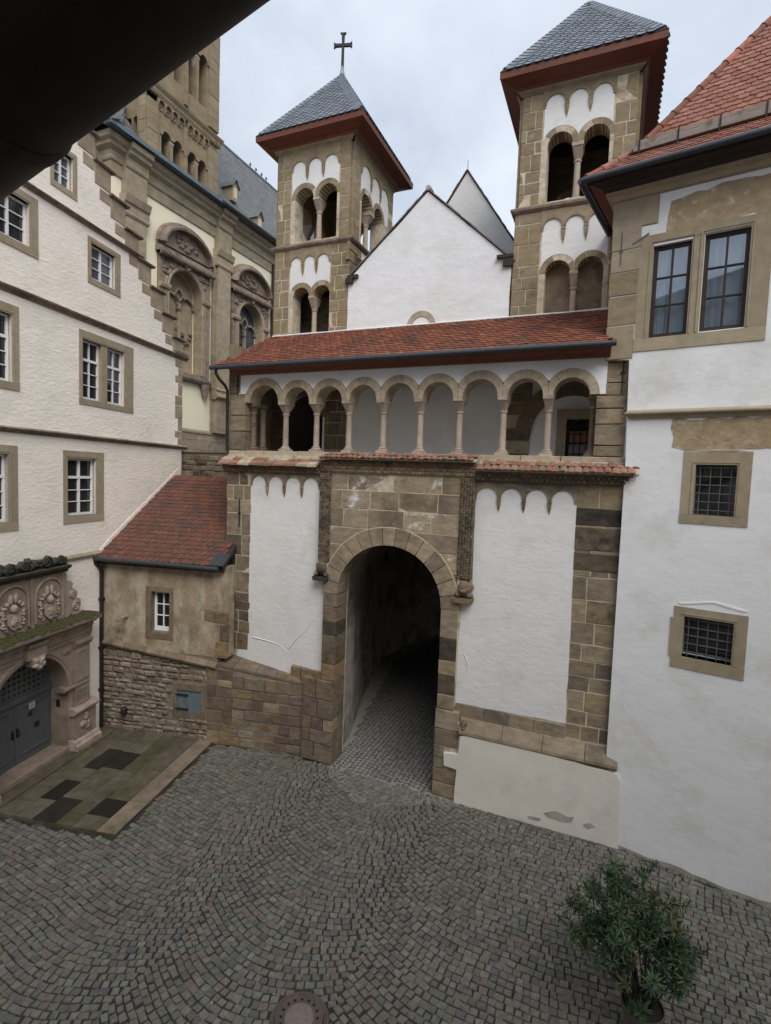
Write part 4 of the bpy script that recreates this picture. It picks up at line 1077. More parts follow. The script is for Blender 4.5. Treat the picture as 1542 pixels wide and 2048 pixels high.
def surround(fr, parent, o, i, d0, d1, mt, name='surround', fillet=True):
    """Stone frame of four pieces: o outer and i inner (a0, a1, z0, z1)."""
    s_ = part(MB().box(fr, i[0], i[1], i[3], o[3], d0, d1), name, mt, parent)
    R_ = MB().box(fr, o[0], o[1], o[2], i[2], d0, d1 + .004)
    part(R_, 'sill', mt, s_)
    part(MB().box(fr, o[0], i[0], i[2] + .003, o[3], d0, d1 - .003), 'jamb', mt, s_)
    part(MB().box(fr, i[1], o[1], i[2] + .003, o[3], d0, d1 - .003), 'jamb', mt, s_)
    if fillet:
        part(MB().sweep(fr, [(i[0] - .045, i[2]), (i[0] - .045, i[3] + .045), (i[1] + .045, i[3] + .045), (i[1] + .045, i[2])], [(-.012, d1 - .01), (.012, d1 - .01), (.012, d1 + .010), (-.012, d1 + .010)]), 'moulding', mt, s_)
    return s_

# big twin window
wn = part(MB().box(HR, .585, .785, 10.80, 12.68, -.2, .006), 'window', m['frame'], house)
for nm, b in (('lintel', (-.34, 1.86, 12.665, 12.84)), ('sill', (-.36, 1.86, 10.55, 10.80)), ('jamb', (-.34, -.10, 10.80, 12.665)), ('jamb', (1.525, 1.86, 10.80, 12.665))):
    part(MB().box(HR, *b, -.2, .014 + (.004 if nm == 'sill' else 0)), nm, m['frame'], wn)
for a0, a1, z0, z1 in ((-.10, .58, 10.80, 12.64), (.79, 1.52, 10.82, 12.66)):
    part(MB().sweep(HR, [(a0 - .05, z0), (a0 - .05, z1 + .05), (a1 + .05, z1 + .05), (a1 + .05, z0)], [(-.014, 0), (.014, 0), (.014, .026), (-.014, .026)]), 'moulding', m['frame'], wn)
mglass = bpy.data.materials.new('clear_glass'); mglass.use_nodes = True
_t = mglass.node_tree; _t.nodes.clear()
_g = _t.nodes.new('ShaderNodeBsdfGlossy'); _g.inputs['Roughness'].default_value = .02; _g.inputs['Color'].default_value = (.9, .95, 1, 1)
_tr = _t.nodes.new('ShaderNodeBsdfTransparent'); _tr.inputs['Color'].default_value = (.85, .88, .9, 1)
_l = _t.nodes.new('ShaderNodeLayerWeight'); _l.inputs['Blend'].default_value = .45
_mr = _t.nodes.new('ShaderNodeMapRange'); _mr.inputs[3].default_value = .10; _mr.inputs[4].default_value = .7
_mx = _t.nodes.new('ShaderNodeMixShader'); _o = _t.nodes.new('ShaderNodeOutputMaterial')
_t.links.new(_l.outputs['Facing'], _mr.inputs[0]); _t.links.new(_mr.outputs[0], _mx.inputs[0]); _t.links.new(_tr.outputs[0], _mx.inputs[1]); _t.links.new(_g.outputs[0], _mx.inputs[2]); _t.links.new(_mx.outputs[0], _o.inputs[0])
for n_, (a0, a1, z0, z1) in enumerate(H_OPEN[:2]):
    sash = part(MB().holes(HR, rect(a0, a1, z0, z1), [rect(a0 + .075, a1 - .075, z0 + .085, z1 - .075)], -.16, -.08), 'casement', m['darkwood'], wn)
    # as sub-parts of the window: bars and panes
    am = (a0 + a1) / 2
    part(MB().box(HR, am - .018, am + .018, z0 + .085, z1 - .075, -.14, -.072), 'glazing_bar', m['darkwood'], wn)
    hh = (z1 - z0 - .16) / 3
    for k in (1, 2):
        part(MB().box(HR, a0 + .075, a1 - .075, z0 + .085 + hh * k - .012, z0 + .085 + hh * k + .012, -.138, -.075), 'glazing_bar', m['darkwood'], wn)
    for k in range(3):
        for (x0_, x1_) in ((a0 + .075, am - .018), (am + .018, a1 - .075)):
            part(MB().box(HR, x0_, x1_, z0 + .085 + hh * k + .01, z0 + .085 + hh * (k + 1) - .01, -.118, -.112), 'pane', mglass, wn)
    cur = MB()
    x0_, x1_ = ((a0 + .02, am - .06) if n_ == 0 else (am + .24, a1 - .0))
    part(MB().add([HR.p(a0 - .05 + (a1 - a0 + .1) * i / 20, zz, -.225 + .02 * math.sin(i * 1.3)) for zz in (z0 - .05, z1 + .1) for i in range(21)], [(i, i + 1, 22 + i, 21 + i) for i in range(20)]), 'sky_grey_net', m['sheer'], wn, 80)  # full-width net added; its grey stands in for reflected sky
    N_ = 26
    cur.add([HR.p(x0_ + (x1_ - x0_) * i / N_, zz, -.19 + .02 * math.sin(i * 1.7) + .012 * math.sin(i * .7)) for zz in (z0 - .05, z1 + .1) for i in range(N_ + 1)], [(i, i + 1, N_ + 2 + i, N_ + 1 + i) for i in range(N_)])
    part(cur, 'curtain', m['curtain'], wn, 80)
part(MB().box(HR, -.7, 2.2, 10.2, 13.2, -3.2, -3.1).box(HR, -.7, 2.2, 10.2, 10.25, -3.1, -.5).box(HR, -.7, 2.2, 13.2, 13.25, -3.1, -.5), 'room', m['room'], house)

# barred windows
for k_, (o, i, cols_, rows_) in enumerate((((.70, 1.83, 7.10, 8.52), (.92, 1.60, 7.28, 8.26), 4, 6), ((.73, 1.97, 4.19, 5.43), (.92, 1.75, 4.43, 5.25), 5, 5))):
    bw = surround(HR, house, o, i, -.25, .012, m['frame'], 'barred_window')
    if k_: part(MB().box(HR, .69, .90, 4.40, 5.20, -.1, .018), 'jamb_stone', m['frame'], bw)
    part(MB().box(HR, i[0], i[1], i[2], i[3], -.36, -.34), 'pane', m['glass'], bw)
    for q in range(cols_):
        x = i[0] + (i[1] - i[0]) * (q + .5 + .0) / cols_
        part(MB().tube([HR.p(x, i[2] - .03, -.08), HR.p(x, i[3] + .02, -.08)], .010, 6), 'bar', m['irong'], bw)
    for q in range(rows_):
        zz = i[2] + (i[3] - i[2]) * (q + .6) / rows_
        part(MB().box(HR, i[0] - .02, i[1] + .02, zz - .009, zz + .009, -.09, -.068), 'bar', m['irong'], bw)
bare([(-.02, -.05), (9, -.05), (9, .10), (7, .06), (5, .13), (3.6, .07), (3.0, .16), (2.5, .08), (1.8, .05), (1.2, .10), (.6, .04), (.0, .07)], m['splash'], .005, amp=.03, nm='splash_stain')
bare([(.70, 8.49), (1.84, 8.49), (1.6, 8.56), (1.0, 8.55)], m['sandl'], .012, amp=.01)
part(MB().prism(HR, rag([(.80, 5.50), (1.4, 5.62), (1.95, 5.52), (1.9, 5.5), (1.4, 5.585), (.85, 5.47)], .008), -.01, .012), 'plaster_ridge', m['white'], house)

# roof: sprocketed eaves, snow beam, steep hipped slope above
def hip_pt(k, z): return HR.p(-.9 + k, z, -k)
k0, z0_, k1, z1_, k2, z2_ = -.50, 14.02, .25, 14.66, 4.2, 20.5
E1 = 6.5
def back(p_, q): return p_
low = [hip_pt(k0, z0_), HR.p(E1, z0_, -k0), HR.p(E1, z1_, -k1), hip_pt(k1, z1_)]
up = [hip_pt(k1, z1_), HR.p(E1, z1_, -k1), HR.p(E1, z2_, -k2), hip_pt(k2, z2_)]
lowL = [HR.p(-.9 + k0, z0_, -8), hip_pt(k0, z0_), hip_pt(k1, z1_), HR.p(-.9 + k1, z1_, -8)]
upL = [HR.p(-.9 + k1, z1_, -8), hip_pt(k1, z1_), hip_pt(k2, z2_), HR.p(-.9 + k2, z2_, -8)]
rmb = MB()
for q in (low, up, lowL, upL): rmb.add(q, [(0, 1, 2, 3)])
hr_roof = part(rmb, 'roof', m['deck'], house)
def roof_frame(q):
    u = (q[1] - q[0]).normalized(); v = (q[3] - q[0]); v = (v - u * v.dot(u)); L = v.length; v.normalize(); n = u.cross(v)
    return F(q[0], u, n, v), (q[1] - q[0]).length, L
f1, w1, L1 = roof_frame(low); f2, w2, L2 = roof_frame(up)
s1 = (low[3] - low[0]).dot(f1.u) / L1; s2 = (up[3] - up[0]).dot(f2.u) / L2
tms = [tile_mesh(.19 * k, .30, .016, .25) for k in (1, .985, .97)]
tiles(f1, 'tile', m['tilep'], hr_roof, 0, 4.2, -.06, L1 - .02, .19, .155, inside=lambda a, z: a > s1 * z, meshes=None, limit=110)
tiles(f2, 'tile', m['tilep'], hr_roof, 0, 4.0, .05, 5.2, .19, .17, inside=lambda a, z: a > s2 * z + .02, limit=190)
for q in (lowL, upL):
    fL, wL, LL = roof_frame(q)
    tiles(fL, 'tile', m['tilep'], hr_roof, 0, wL, -.05, min(LL, 3), .19, .17, inside=lambda a, z, L=LL, w=wL: a < w - 1.0 * (z if False else 0) - .15 - z * .7, limit=0)
# hip ridge tiles
def ridge(p0, p1, n, r_, mt, par):
    for i in range(n):
        a = p0.lerp(p1, i / n); b = p0.lerp(p1, (i + 1.12) / n)
        part(MB().lathe(a, [(r_ * 1.12, 0), (r_ * 1.15, .03), (r_, .07), (r_ * .92, (b - a).length)], 10, (b - a)), 'hip_tile', mt, par, 50)
ridge(hip_pt(k0 + .02, z0_ + .03), hip_pt(k1 - .02, z1_ + .03), 3, .075, m['tilep'], hr_roof)
ridge(hip_pt(k1, z1_ + .02), hip_pt(2.9, z1_ + (z2_ - z1_) * (2.9 - k1) / (k2 - k1) + .02), 13, .085, m['tile'], hr_roof)
bz = z1_ - .05
part(MB().box(HR, -.62, E1, bz + .02, bz + .21, -k1 + .05, -k1 + .17), 'snow_beam', m['greywood'], hr_roof)
for a in (-.52, .18, .88, 1.6, 2.3, 3.0):
    part(MB().sweep(HR, [(a, bz - .14), (a + .01, bz + .24), (a + .03, bz + .27)], [(-.014, -k1 + .17), (.014, -k1 + .17), (.014, -k1 + .185), (-.014, -k1 + .185)]), 'beam_hook', m['iron'], hr_roof)
# cornice, fascia and gutter
for fr, lo, hi, e0, e1 in ((HR, -.88, E1, 1, 0), (SIDE, .0, 5, 1, 0)):
    part(MB().mould(fr, lo, hi, [(0, 13.62), (.06, 13.64), (.10, 13.72), (.17, 13.76), (.17, 13.80), (0, 13.80)], e0, e1), 'cornice', m['frame'], house)
    part(MB().mould(fr, lo, hi, [(0, 13.805), (.20, 13.805), (.24, 13.88), (.44, 13.92), (.46, 14.0), (0, 14.0)], e0, e1), 'fascia', m['redwood'] if fr is SIDE else m['darkwood'], house)
gcor = HR.p(-.9 - .57, 13.98, .57)
part(MB().tube([gcor + HU * .03, HR.p(E1, 13.98, .57)], .062, 12), 'gutter', m['gutter'], house, 50)
part(MB().tube([gcor, HR.p(-.9 - .57, 13.98, -6)], .062, 12), 'gutter', m['gutter'], house, 50)
part(MB().box(HR, -.72, -.70, 12.35, 13.0, .012, .03).box(HR, -.745, -.675, 12.6, 12.63, .012, .034), 'wall_anchor', m['irong'], house)
part(MB().prism(HR, [(-.50, 12.70), (-.20, 12.86), (-.20, 12.90), (-.52, 12.73)], .012, .022), 'wall_anchor', m['irong'], house)

# ================================================================== stepped-gable house on the left
lh = thing('stepped_gable_house', 'cream rendered house with a stepped gable and white sash windows', 'house', LH.p(-2, 0, -2))
# window openings: outer stone (a0, a1, z0, z1), inner
WINS = {
 'A': ((-.55, .75, 12.80, 14.03), (-.42, .52, 12.94, 13.88)),
 'B': ((-.87, 1.35, 9.47, 11.46), (-.74, .93, 9.62, 11.23)),
 'C': ((-1.43, .07, 6.23, 8.18), (-1.28, -.25, 6.42, 7.98)),
 'D': ((-3.55, -2.17, 12.74, 14.12), (-3.40, -2.42, 12.92, 13.92)),
 'E': ((-4.95, -2.73, 9.49, 11.43), (-4.6, -2.92, 9.66, 11.2)),
 'F': ((-4.3, -2.80, 6.2, 8.2), (-4.0, -3.05, 6.4, 8.0)),
 'G': ((-1.80, -.93, 14.72, 15.85), (-1.68, -1.07, 14.86, 15.70)),
}
# stepped outline
steps = []
a, z = 4.28, 11.82
for i in range(9):
    steps.append((a - .62 * i, z + .63 * i)); steps.append((a - .62 * i, z + .63 * (i + 1))) 
out = [(-9, -.1), (4.05, -.1), (4.05, 11.75)]
st = []
for i in range(9):
    x = 4.05 - .62 * i
    st += [(x, 11.75 + .63 * (i + 1) - .03), (x - .62, 11.75 + .63 * (i + 1) - .03)]
st = [q for q in st]
out += st + [(-2.2, st[-1][1]), (-9, st[-1][1])]
DOOR = [(-3.8, -.05), (-1.5, -.05), (-1.5, 1.85)] + arc(-2.65, 1.85, 1.15, 0, PI, 16)[1:]
part(MB().holes(LH, out, [rect(*i) for o, i in WINS.values()] + [DOOR], -.45, 0), 'wall', m['cream'], lh)
part(MB().box(F(LH.p(4.05, 0, 0), -LN, LU), 0.3, 8, 0, 11.7, -.4, 0), 'wall', m['cream'], lh)
# edge stones and copings of the steps
for i in range(8):
    x = 4.05 - .62 * i; zb = 11.75 + .63 * i
    stone(LH, lh, m['church'], [(x - .62 + .0, zb + .02), (x + .012, zb + .02), (x + .012, zb + .58), (x - .62, zb + .58)], -.46, .016, .01)
    stone(LH, lh, m['church'], [(x - 1.05, zb + .3), (x - .63, zb + .3), (x - .63, zb + .60), (x - 1.05, zb + .60)], -.2, .012, .01)
    part(MB().mould(LH, x - .68, x + .12, [(-.5, zb + .585), (.07, zb + .585), (.10, zb + .62), (.10, zb + .65), (-.5, zb + .70)]), 'step_coping', m['churchd'], lh)
part(MB().box(LH, 3.55, 4.30, 11.86, 11.95, -.5, .10), 'step_coping', m['churchd'], lh)
lay(LH, lh, m['church'], 3.62, 4.06, 8.66, 11.66, .34, .9, -.3, .014, jag=0, lf=lambda z: 3.60 if int(z * 3.05) % 2 else 3.78)
for zz, a1, h in ((11.68, 4.30, .17), (8.50, 4.34, .13), (14.24, 1.72, .13)):
    part(MB().mould(LH, -9, a1, [(0, zz), (.02, zz), (.04, zz + h * .3), (.11, zz + h * .62), (.12, zz + h * .8), (0, zz + h * 1.15)], 0, 0), 'cornice', m['churchd'], lh)
part(MB().mould(LH, -1.6, .0, [(0, 5.20), (.05, 5.22), (.07, 5.29), (0, 5.36)], 0, 0), 'cornice', m['church'], lh)

def white_window(key, cols_, rows_, transom=False, split=None, glass=m['glass']):
    o, i = WINS[key]
    s_ = surround(LH, lh, o, i, -.22, .018, m['frame'], 'window')
    lights = [(i[0], i[1])] if not split else [(i[0], split[0]), (split[1], i[1])]
    if split: part(MB().box(LH, split[0], split[1], i[2], i[3], -.2, .0), 'mullion', m['frame'], s_)
    for a0, a1 in lights:
        f_ = .055
        z0, z1 = i[2], i[3]
        sash = MB().holes(LH, rect(a0, a1, z0, z1), [rect(a0 + f_, a1 - f_, z0 + f_ * 1.3, z1 - f_)], -.17, -.10)
        part(sash, 'casement', m['whitewood'], s_)
        ai, bi, zi, zo = a0 + f_, a1 - f_, z0 + f_ * 1.3, z1 - f_
        tz = zi + (zo - zi) * .68 if transom else None
        mid = (ai + bi) / 2
        part(MB().box(LH, mid - (.035 if transom and not split else .03 if not split else .014), mid + (.035 if transom and not split else .03 if not split else .014), zi, zo, -.165, -.092), 'glazing_bar', m['whitewood'], s_)
        if transom: part(MB().box(LH, ai, bi, tz - .035, tz + .035, -.165, -.085), 'transom', m['whitewood'], s_)
        zs_ = [(zi, tz - .035), (tz + .035, zo)] if transom else [(zi, zo)]
        for gi, (za, zb) in enumerate(zs_):
            nr = rows_ if gi == 0 else 1
            for k in range(1, nr):
                part(MB().box(LH, ai, bi, za + (zb - za) * k / nr - .011, za + (zb - za) * k / nr + .011, -.158, -.098), 'glazing_bar', m['whitewood'], s_)
            for k in range(nr):
                for (xa, xb) in ((ai, mid - .014), (mid + .014, bi)):
                    part(MB().box(LH, xa, xb, za + (zb - za) * k / nr, za + (zb - za) * (k + 1) / nr, -.140, -.134), 'pane', glass, s_)
    part(MB().box(LH, i[0] - .02, i[1] + .02, i[2] - .02, i[3] + .02, -.44, -.42), 'inner_dark', m['room'], s_)
white_window('A', 2, 3, glass=m['glassb'])
white_window('B', 2, 3, True, split=(-.02, .22))
white_window('C', 2, 3, True)
white_window('D', 2, 3)
white_window('E', 2, 3, True, split=(-3.88, -3.66))
white_window('F', 2, 3, True)
white_window('G', 2, 3, glass=m['glassb'])

# ------------------------------------------------------------------ renaissance doorway
PC = -2.65
portal = part(MB().prism(LH, [(-4.75, 0.1), (-3.8, .1)] + list(reversed(arc(PC, 1.85, 1.15, 0, PI, 20))) + [(-1.5, .1), (-.95, .1), (-.95, 3.08), (-4.75, 3.08)], -.02, .20), 'portal', m['portal'], lh)
part(MB().sweep(LH, [(PC + 1.15, .25)] + arc(PC, 1.85, 1.15, 0, PI, 24) + [(PC - 1.15, .25)], [(.012, -.34), (.012, .215), (-.05, .225), (-.07, .245), (-.13, .245), (-.15, .225), (-.20, .215), (-.20, .19), (-.005, .19), (-.005, -.34)]), 'arch_moulding', m['portal'], portal, 30)
imp = [(-.0, 1.74), (.24, 1.74), (.27, 1.79), (.30, 1.80), (.30, 1.85), (.0, 1.87)]
for a0, a1 in ((-1.66, -.82), (-4.48, -3.64)):
    part(MB().mould(LH, a0, a1, imp, 0, 0), 'impost', m['portal'], portal)
for s_ in (1, -1):
    def A_(x): return PC + s_ * x
    lo, hi = sorted((A_(1.32), A_(1.85)))
    part(MB().box(LH, lo, hi, 1.22, 2.88, .18, .27), 'pilaster', m['portal'], portal)
    part(MB().holes(LH, rect(lo + .04, hi - .04, 1.92, 2.80), [rect(lo + .13, hi - .13, 2.0, 2.72)], .26, .295), 'pilaster_panel', m['portal'], portal)
    part(MB().holes(LH, rect(lo + .04, hi - .04, 1.26, 1.72), [rect(lo + .13, hi - .13, 1.33, 1.65)], .26, .295), 'pilaster_panel', m['portal'], portal)
    part(MB().mould(LH, lo - .03, hi + .03, [(.18, 2.86), (.30, 2.88), (.33, 2.93), (.36, 2.98), (.36, 3.04), (.18, 3.06)]), 'capital', m['portal'], portal)
    lo, hi = sorted((A_(1.20), A_(1.98)))
    ped = part(MB().box(LH, lo, hi, .1, 1.12, .10, .36), 'pedestal', m['portal'], portal)
    part(MB().mould(LH, lo - .05, hi + .06, [(.1, 1.04), (.37, 1.05), (.42, 1.10), (.45, 1.12), (.45, 1.17), (.38, 1.23), (.1, 1.25)]), 'pedestal_cap', m['relief'], portal)
    part(MB().mould(LH, lo - .06, hi + .07, [(.1, .08), (.50, .08), (.50, .22), (.44, .26), (.42, .32), (.37, .36), (.1, .38)]), 'pedestal_base', m['relief'], portal)
    rel = MB()
    for q in range(9):
        rel.add(*blob(((lo + hi) / 2 + R.uniform(-.16, .16), .70 + R.uniform(-.2, .22), .37), R.uniform(.05, .10), .05, R.uniform(.05, .10), LH, 60 + q, .15, 8))
    part(rel, 'carving', m['relief'], portal, 80)
    # spandrel carving
    sp = MB()
    for q in range(60):
        t = R.uniform(.75, 1.15); rr = R.uniform(1.52, 1.72)
        a_ = PC + s_ * (rr * math.cos(t)); z_ = 1.85 + rr * math.sin(t)
        if abs(a_ - PC) < 1.28 and z_ < 2.98: sp.add(*blob((a_, min(z_, 2.85), .205), R.uniform(.07, .13), .035, R.uniform(.05, .1), LH, 90 + q, .2, 8))
    if sp.v: part(sp, 'carving', m['portal'], portal, 80)
key = MB().prism(LH, [(PC - .14, 2.86), (PC + .14, 2.86), (PC + .20, 3.10), (PC - .20, 3.10)], .18, .42)
for q in range(6): key.add(*blob((PC + (-.10, .10, 0, -.08, .08, 0)[q], 2.90 + (.0, .0, .06, .12, .12, -.06)[q], .42), .09, .07, .07, LH, 120 + q, .12, 10))
part(key, 'keystone', m['relief'], portal, 60)
part(MB().mould(LH, -4.60, -.70, [(.0, 3.06), (.24, 3.06), (.24, 3.16), (.27, 3.18), (.27, 3.34), (.30, 3.36), (.32, 3.44), (.0, 3.46)]), 'entablature', m['portal'], portal)
part(MB().mould(LH, PC - .28, PC + .28, [(.2, 3.06), (.38, 3.06), (.38, 3.30), (.42, 3.36), (.44, 3.44), (.2, 3.46)]), 'entablature_break', m['portal'], portal)
part(MB().mould(LH, -4.80, -.66, [(.0, 3.46), (.36, 3.47), (.42, 3.54), (.54, 3.58), (.56, 3.66), (.0, 3.67)]), 'portal_cornice', m['relief'], portal)
mo = MB(); n_ = 60
r_ = random.Random(5)
grid = [[LH.p(-4.8 + 4.14 * i / n_, 3.67 + (.0, .035, .075, .13)[k] * r_.uniform(.4, 1.5), (.57, .52, .36, .05)[k] + (r_.uniform(-.03, .02) if k < 2 else 0)) for i in range(n_ + 1)] for k in range(4)]
mo.add([p_ for row in grid for p_ in row], [(k * (n_ + 1) + i, k * (n_ + 1) + i + 1, (k + 1) * (n_ + 1) + i + 1, (k + 1) * (n_ + 1) + i) for k in range(3) for i in range(n_)])
part(mo, 'moss', m['moss'], portal, kind='stuff')
# attic with the two coats of arms
part(MB().box(LH, -3.72, -1.58, 3.66, 5.02, -.02, .18), 'attic', m['portal'], portal)
for cc, seed in ((-2.10, 200), (-3.15, 300)):
    part(MB().sweep(LH, [(cc + .40, 3.86)] + arc(cc, 4.48, .40, 0, PI, 16) + [(cc - .40, 3.86)], [(0, .17), (0, .215), (-.03, .235), (-.06, .215), (-.06, .17)]), 'niche_moulding', m['portal'], portal, 30)
    sh = MB()
    # shield
    sp_ = [(cc - .17, 4.26), (cc - .18, 4.05), (cc - .10, 3.92), (cc, 3.87), (cc + .10, 3.92), (cc + .18, 4.05), (cc + .17, 4.26)]
    sh.prism(LH, sp_, .17, .25)
    sh.add(*blob((cc, 4.08, .25), .10, .035, .12, LH, seed, .2, 10))
    # helm and crest
    sh.add(*blob((cc, 4.38, .22), .09, .10, .11, LH, seed + 1, .08, 10))
    for s_ in (-1, 1):
        sh.add(*blob((cc + s_ * .07, 4.60, .2), .06, .05, .14, LH, seed + 2, .1, 8))
        # mantling scrolls
        for q in range(9):
            t = q / 8
            a_ = cc + s_ * (.16 + .13 * math.sin(t * 3.0) + .03 * math.sin(9 * t)); z_ = 4.50 - .60 * t
            sh.add(*blob((a_, z_, .20 + .015 * math.sin(q * 2.2)), .055 + .02 * math.sin(q * 1.9), .045, .045 + .015 * math.cos(q * 2.3), LH, seed + 5 + q, .16, 8))
            if q % 2: sh.add(*blob((a_ + s_ * .05, z_ + .03, .19), .03, .035, .035, LH, seed + 40 + q, .1, 7))
    part(sh, 'coat_of_arms', m['relief'], portal, 70)
for x in (-1.66, -2.62, -3.64):
    part(MB().box(LH, x - .05, x + .05, 3.68, 5.0, .17, .215), 'attic_pilaster', m['portal'], portal)
part(MB().mould(LH, -3.90, -1.52, [(.0, 5.0), (.22, 5.0), (.24, 5.06), (.34, 5.12), (.36, 5.18), (.0, 5.24)]), 'attic_cornice', m['crest'], portal)
# scrolls at the side
for s_ in (1, -1):
    X_ = lambda x: PC + s_ * (x - PC)
    pts = [(-1.57, 3.68), (-.98, 3.68), (-.95, 3.80), (-1.06, 3.86), (-.98, 4.0), (-1.0, 4.14), (-1.14, 4.22), (-1.10, 4.34), (-1.18, 4.44), (-1.30, 4.50), (-1.26, 4.62), (-1.34, 4.70), (-1.46, 4.72), (-1.50, 4.95), (-1.57, 5.0)]
    pts = [(X_(x), z_) for x, z_ in pts]
    if s_ < 0: pts = pts[::-1]
    sc_ = part(MB().prism(LH, pts, -.02, .15), 'scroll', m['relief'], portal)
    for cx_, cz_, r0 in ((-1.17, 3.98, .15), (-1.30, 4.32, .11)):
        sp_ = [(X_(cx_ + r0 * (1 - t / 14) * math.cos(t * .9)), cz_ + r0 * (1 - t / 14) * math.sin(t * .9)) for t in range(13)]
        part(MB().tube([LH.p(a_, z_, .16) for a_, z_ in sp_], .026, 6), 'volute', m['relief'], sc_ if False else portal, 80)
# dark crest along the top
cr_ = MB()
for q in range(34):
    t = q / 33
    a_ = -3.85 + 2.25 * t
    hgt = .10 + .18 * max(0, 1 - abs(2 * t - .95)) ** .8 + .04 * math.sin(q * 2.1)
    cr_.add(*blob((a_, 5.24 + hgt * R.uniform(.25, .7), .17 + R.uniform(-.05, .07)), .085 * R.uniform(.7, 1.3), .09, .09 * R.uniform(.7, 1.4), LH, 400 + q, .2, 8))
for cc, r0 in ((-2.25, .15), (-1.85, .12), (-2.9, .13), (-3.3, .12)):
    cr_.tube([LH.p(cc + r0 * (1 - t / 16) * math.cos(t * .8), 5.33 + .02 + r0 * (1 - t / 16) * math.sin(t * .8), .30) for t in range(14)], .03, 6)
part(cr_, 'crest_carving', m['crest'], portal, 80)
# door: two leaves below, lattice in the lunette
dd = -.32
door = part(MB().box(LH, PC - 1.15, PC + 1.15, 1.80, 1.93, dd - .06, dd + .05), 'door', m['doorp'], lh)
for s_ in (-1, 1):
    lo, hi = sorted((PC + s_ * .008, PC + s_ * 1.15))
    part(MB().box(LH, lo, hi, .20, 1.80, dd - .06, dd), 'door_leaf', m['doorp'], door)
    lo2, hi2 = (lo + .16, hi - .13) if s_ > 0 else (lo + .13, hi - .16)
    part(MB().sweep(LH, [(lo2, .42), (hi2, .42), (hi2, 1.64), (lo2, 1.64)], [(-.035, dd - .005), (-.035, dd + .012), (-.012, dd + .03), (.012, dd + .03), (.03, dd + .006), (.03, dd - .005)], True), 'door_panel', m['doorp'], door, 30)
    part(MB().box(LH, PC + s_ * .07 - .025, PC + s_ * .07 + .025, .92, 1.16, dd, dd + .012).tube([LH.p(PC + s_ * .07, .95, dd + .01), LH.p(PC + s_ * .075, .97, dd + .06), LH.p(PC + s_ * .085, 1.12, dd + .06), LH.p(PC + s_ * .07, 1.14, dd + .01)], .014, 7), 'handle', m['iron'], door, 50)
part(MB().box(LH, PC + .40, PC + .58, 1.50, 1.66, dd + .03, dd + .036), 'notice', m['paper'], door)
nt_ = MB()
for k in range(5): nt_.box(LH, PC + .415, PC + (.565 if k % 2 else .53), 1.635 - k * .026, 1.645 - k * .026, dd + .036, dd + .0375)
part(nt_, 'notice_print', m['iron'], door, kind='stuff')
part(MB().box(LH, PC + .41, PC + .53, 1.30, 1.42, dd + .0, dd + .012), 'plate', m['iron'], door)
part(MB().box(LH, PC + .60, PC + .74, .93, 1.08, dd + .0, dd + .012), 'plate', m['iron'], door)
holes = []
for i in range(-7, 8):
    for k in range(6):
        x = PC + i * .145 + (k % 2) * .0; z_ = 2.03 + k * .145
        if math.hypot(x - PC, z_ + .05 - 1.85) < 1.02 and math.hypot(x - PC, z_ - 1.85) < 1.04:
            holes.append([(x, z_ - .046), (x + .046, z_), (x, z_ + .046), (x - .046, z_)])
part(MB().holes(LH, [(PC - 1.15, 1.93), (PC + 1.15, 1.93)] + arc(PC, 1.86, 1.15, .06, PI - .06, 20), holes, dd - .05, dd + .01), 'lattice', m['doorp'], door)
part(MB().box(LH, PC - 1.2, PC + 1.2, .1, 3.1, dd - .13, dd - .11), 'dark_behind', m['void'], door)
part(MB().box(LH, PC - 1.2, PC + 1.25, .05, .20, dd - .1, .24), 'threshold', m['curb'], lh)
part(MB().box(LH, -1.52, -1.50, 1.28, 1.48, -.16, -.04), 'bell_panel', m['iron'], lh)
# reveal side stones of the doorway niche
for x0, x1 in ((-1.52, -1.46), (-3.84, -3.78)):
    part(MB().box(LH, x0 + .01, x1 + .01, .1, 1.76, -.34, .19), 'reveal', m['portal'], portal)

# ================================================================== annex with the tiled lean-to roof
an = thing('lean_to_annex', 'low annex of stained render and rubble with a brown tiled lean-to roof', 'annex', AN.p(1.8, 0, -1))
W1 = ((1.45, 2.33, 2.88, 4.40), (1.62, 2.20, 3.05, 4.26))
SHT = (2.47, 3.24, .78, 1.46)
part(MB().holes(AN, rect(0, 4.0, 2.52, 5.12), [rect(*W1[1])], -.4, .0), 'upper_wall', m['old'], an)
part(MB().holes(AN, rect(0, 3.7, -.1, 2.52), [rect(*SHT)], -.4, -.012), 'lower_wall', m['mortard'], an)
x = .03
while x < 3.7:
    w_ = min(R.uniform(.5, .9), 3.72 - x)
    zf = lambda xx: 2.74 - (xx) * .105
    part(MB().add([AN.p(a, z + (zf(a) - 2.62), d) for a in (x + .008, x + w_ - .008) for d, z in ((-.02, 2.46), (.10, 2.48), (.12, 2.54), (.0, 2.66))],
                  [(0, 1, 2, 3), (7, 6, 5, 4), (0, 4, 5, 1), (1, 5, 6, 2), (2, 6, 7, 3), (3, 7, 4, 0)]), 'coping_stone', m['framed'], an)
    x += w_
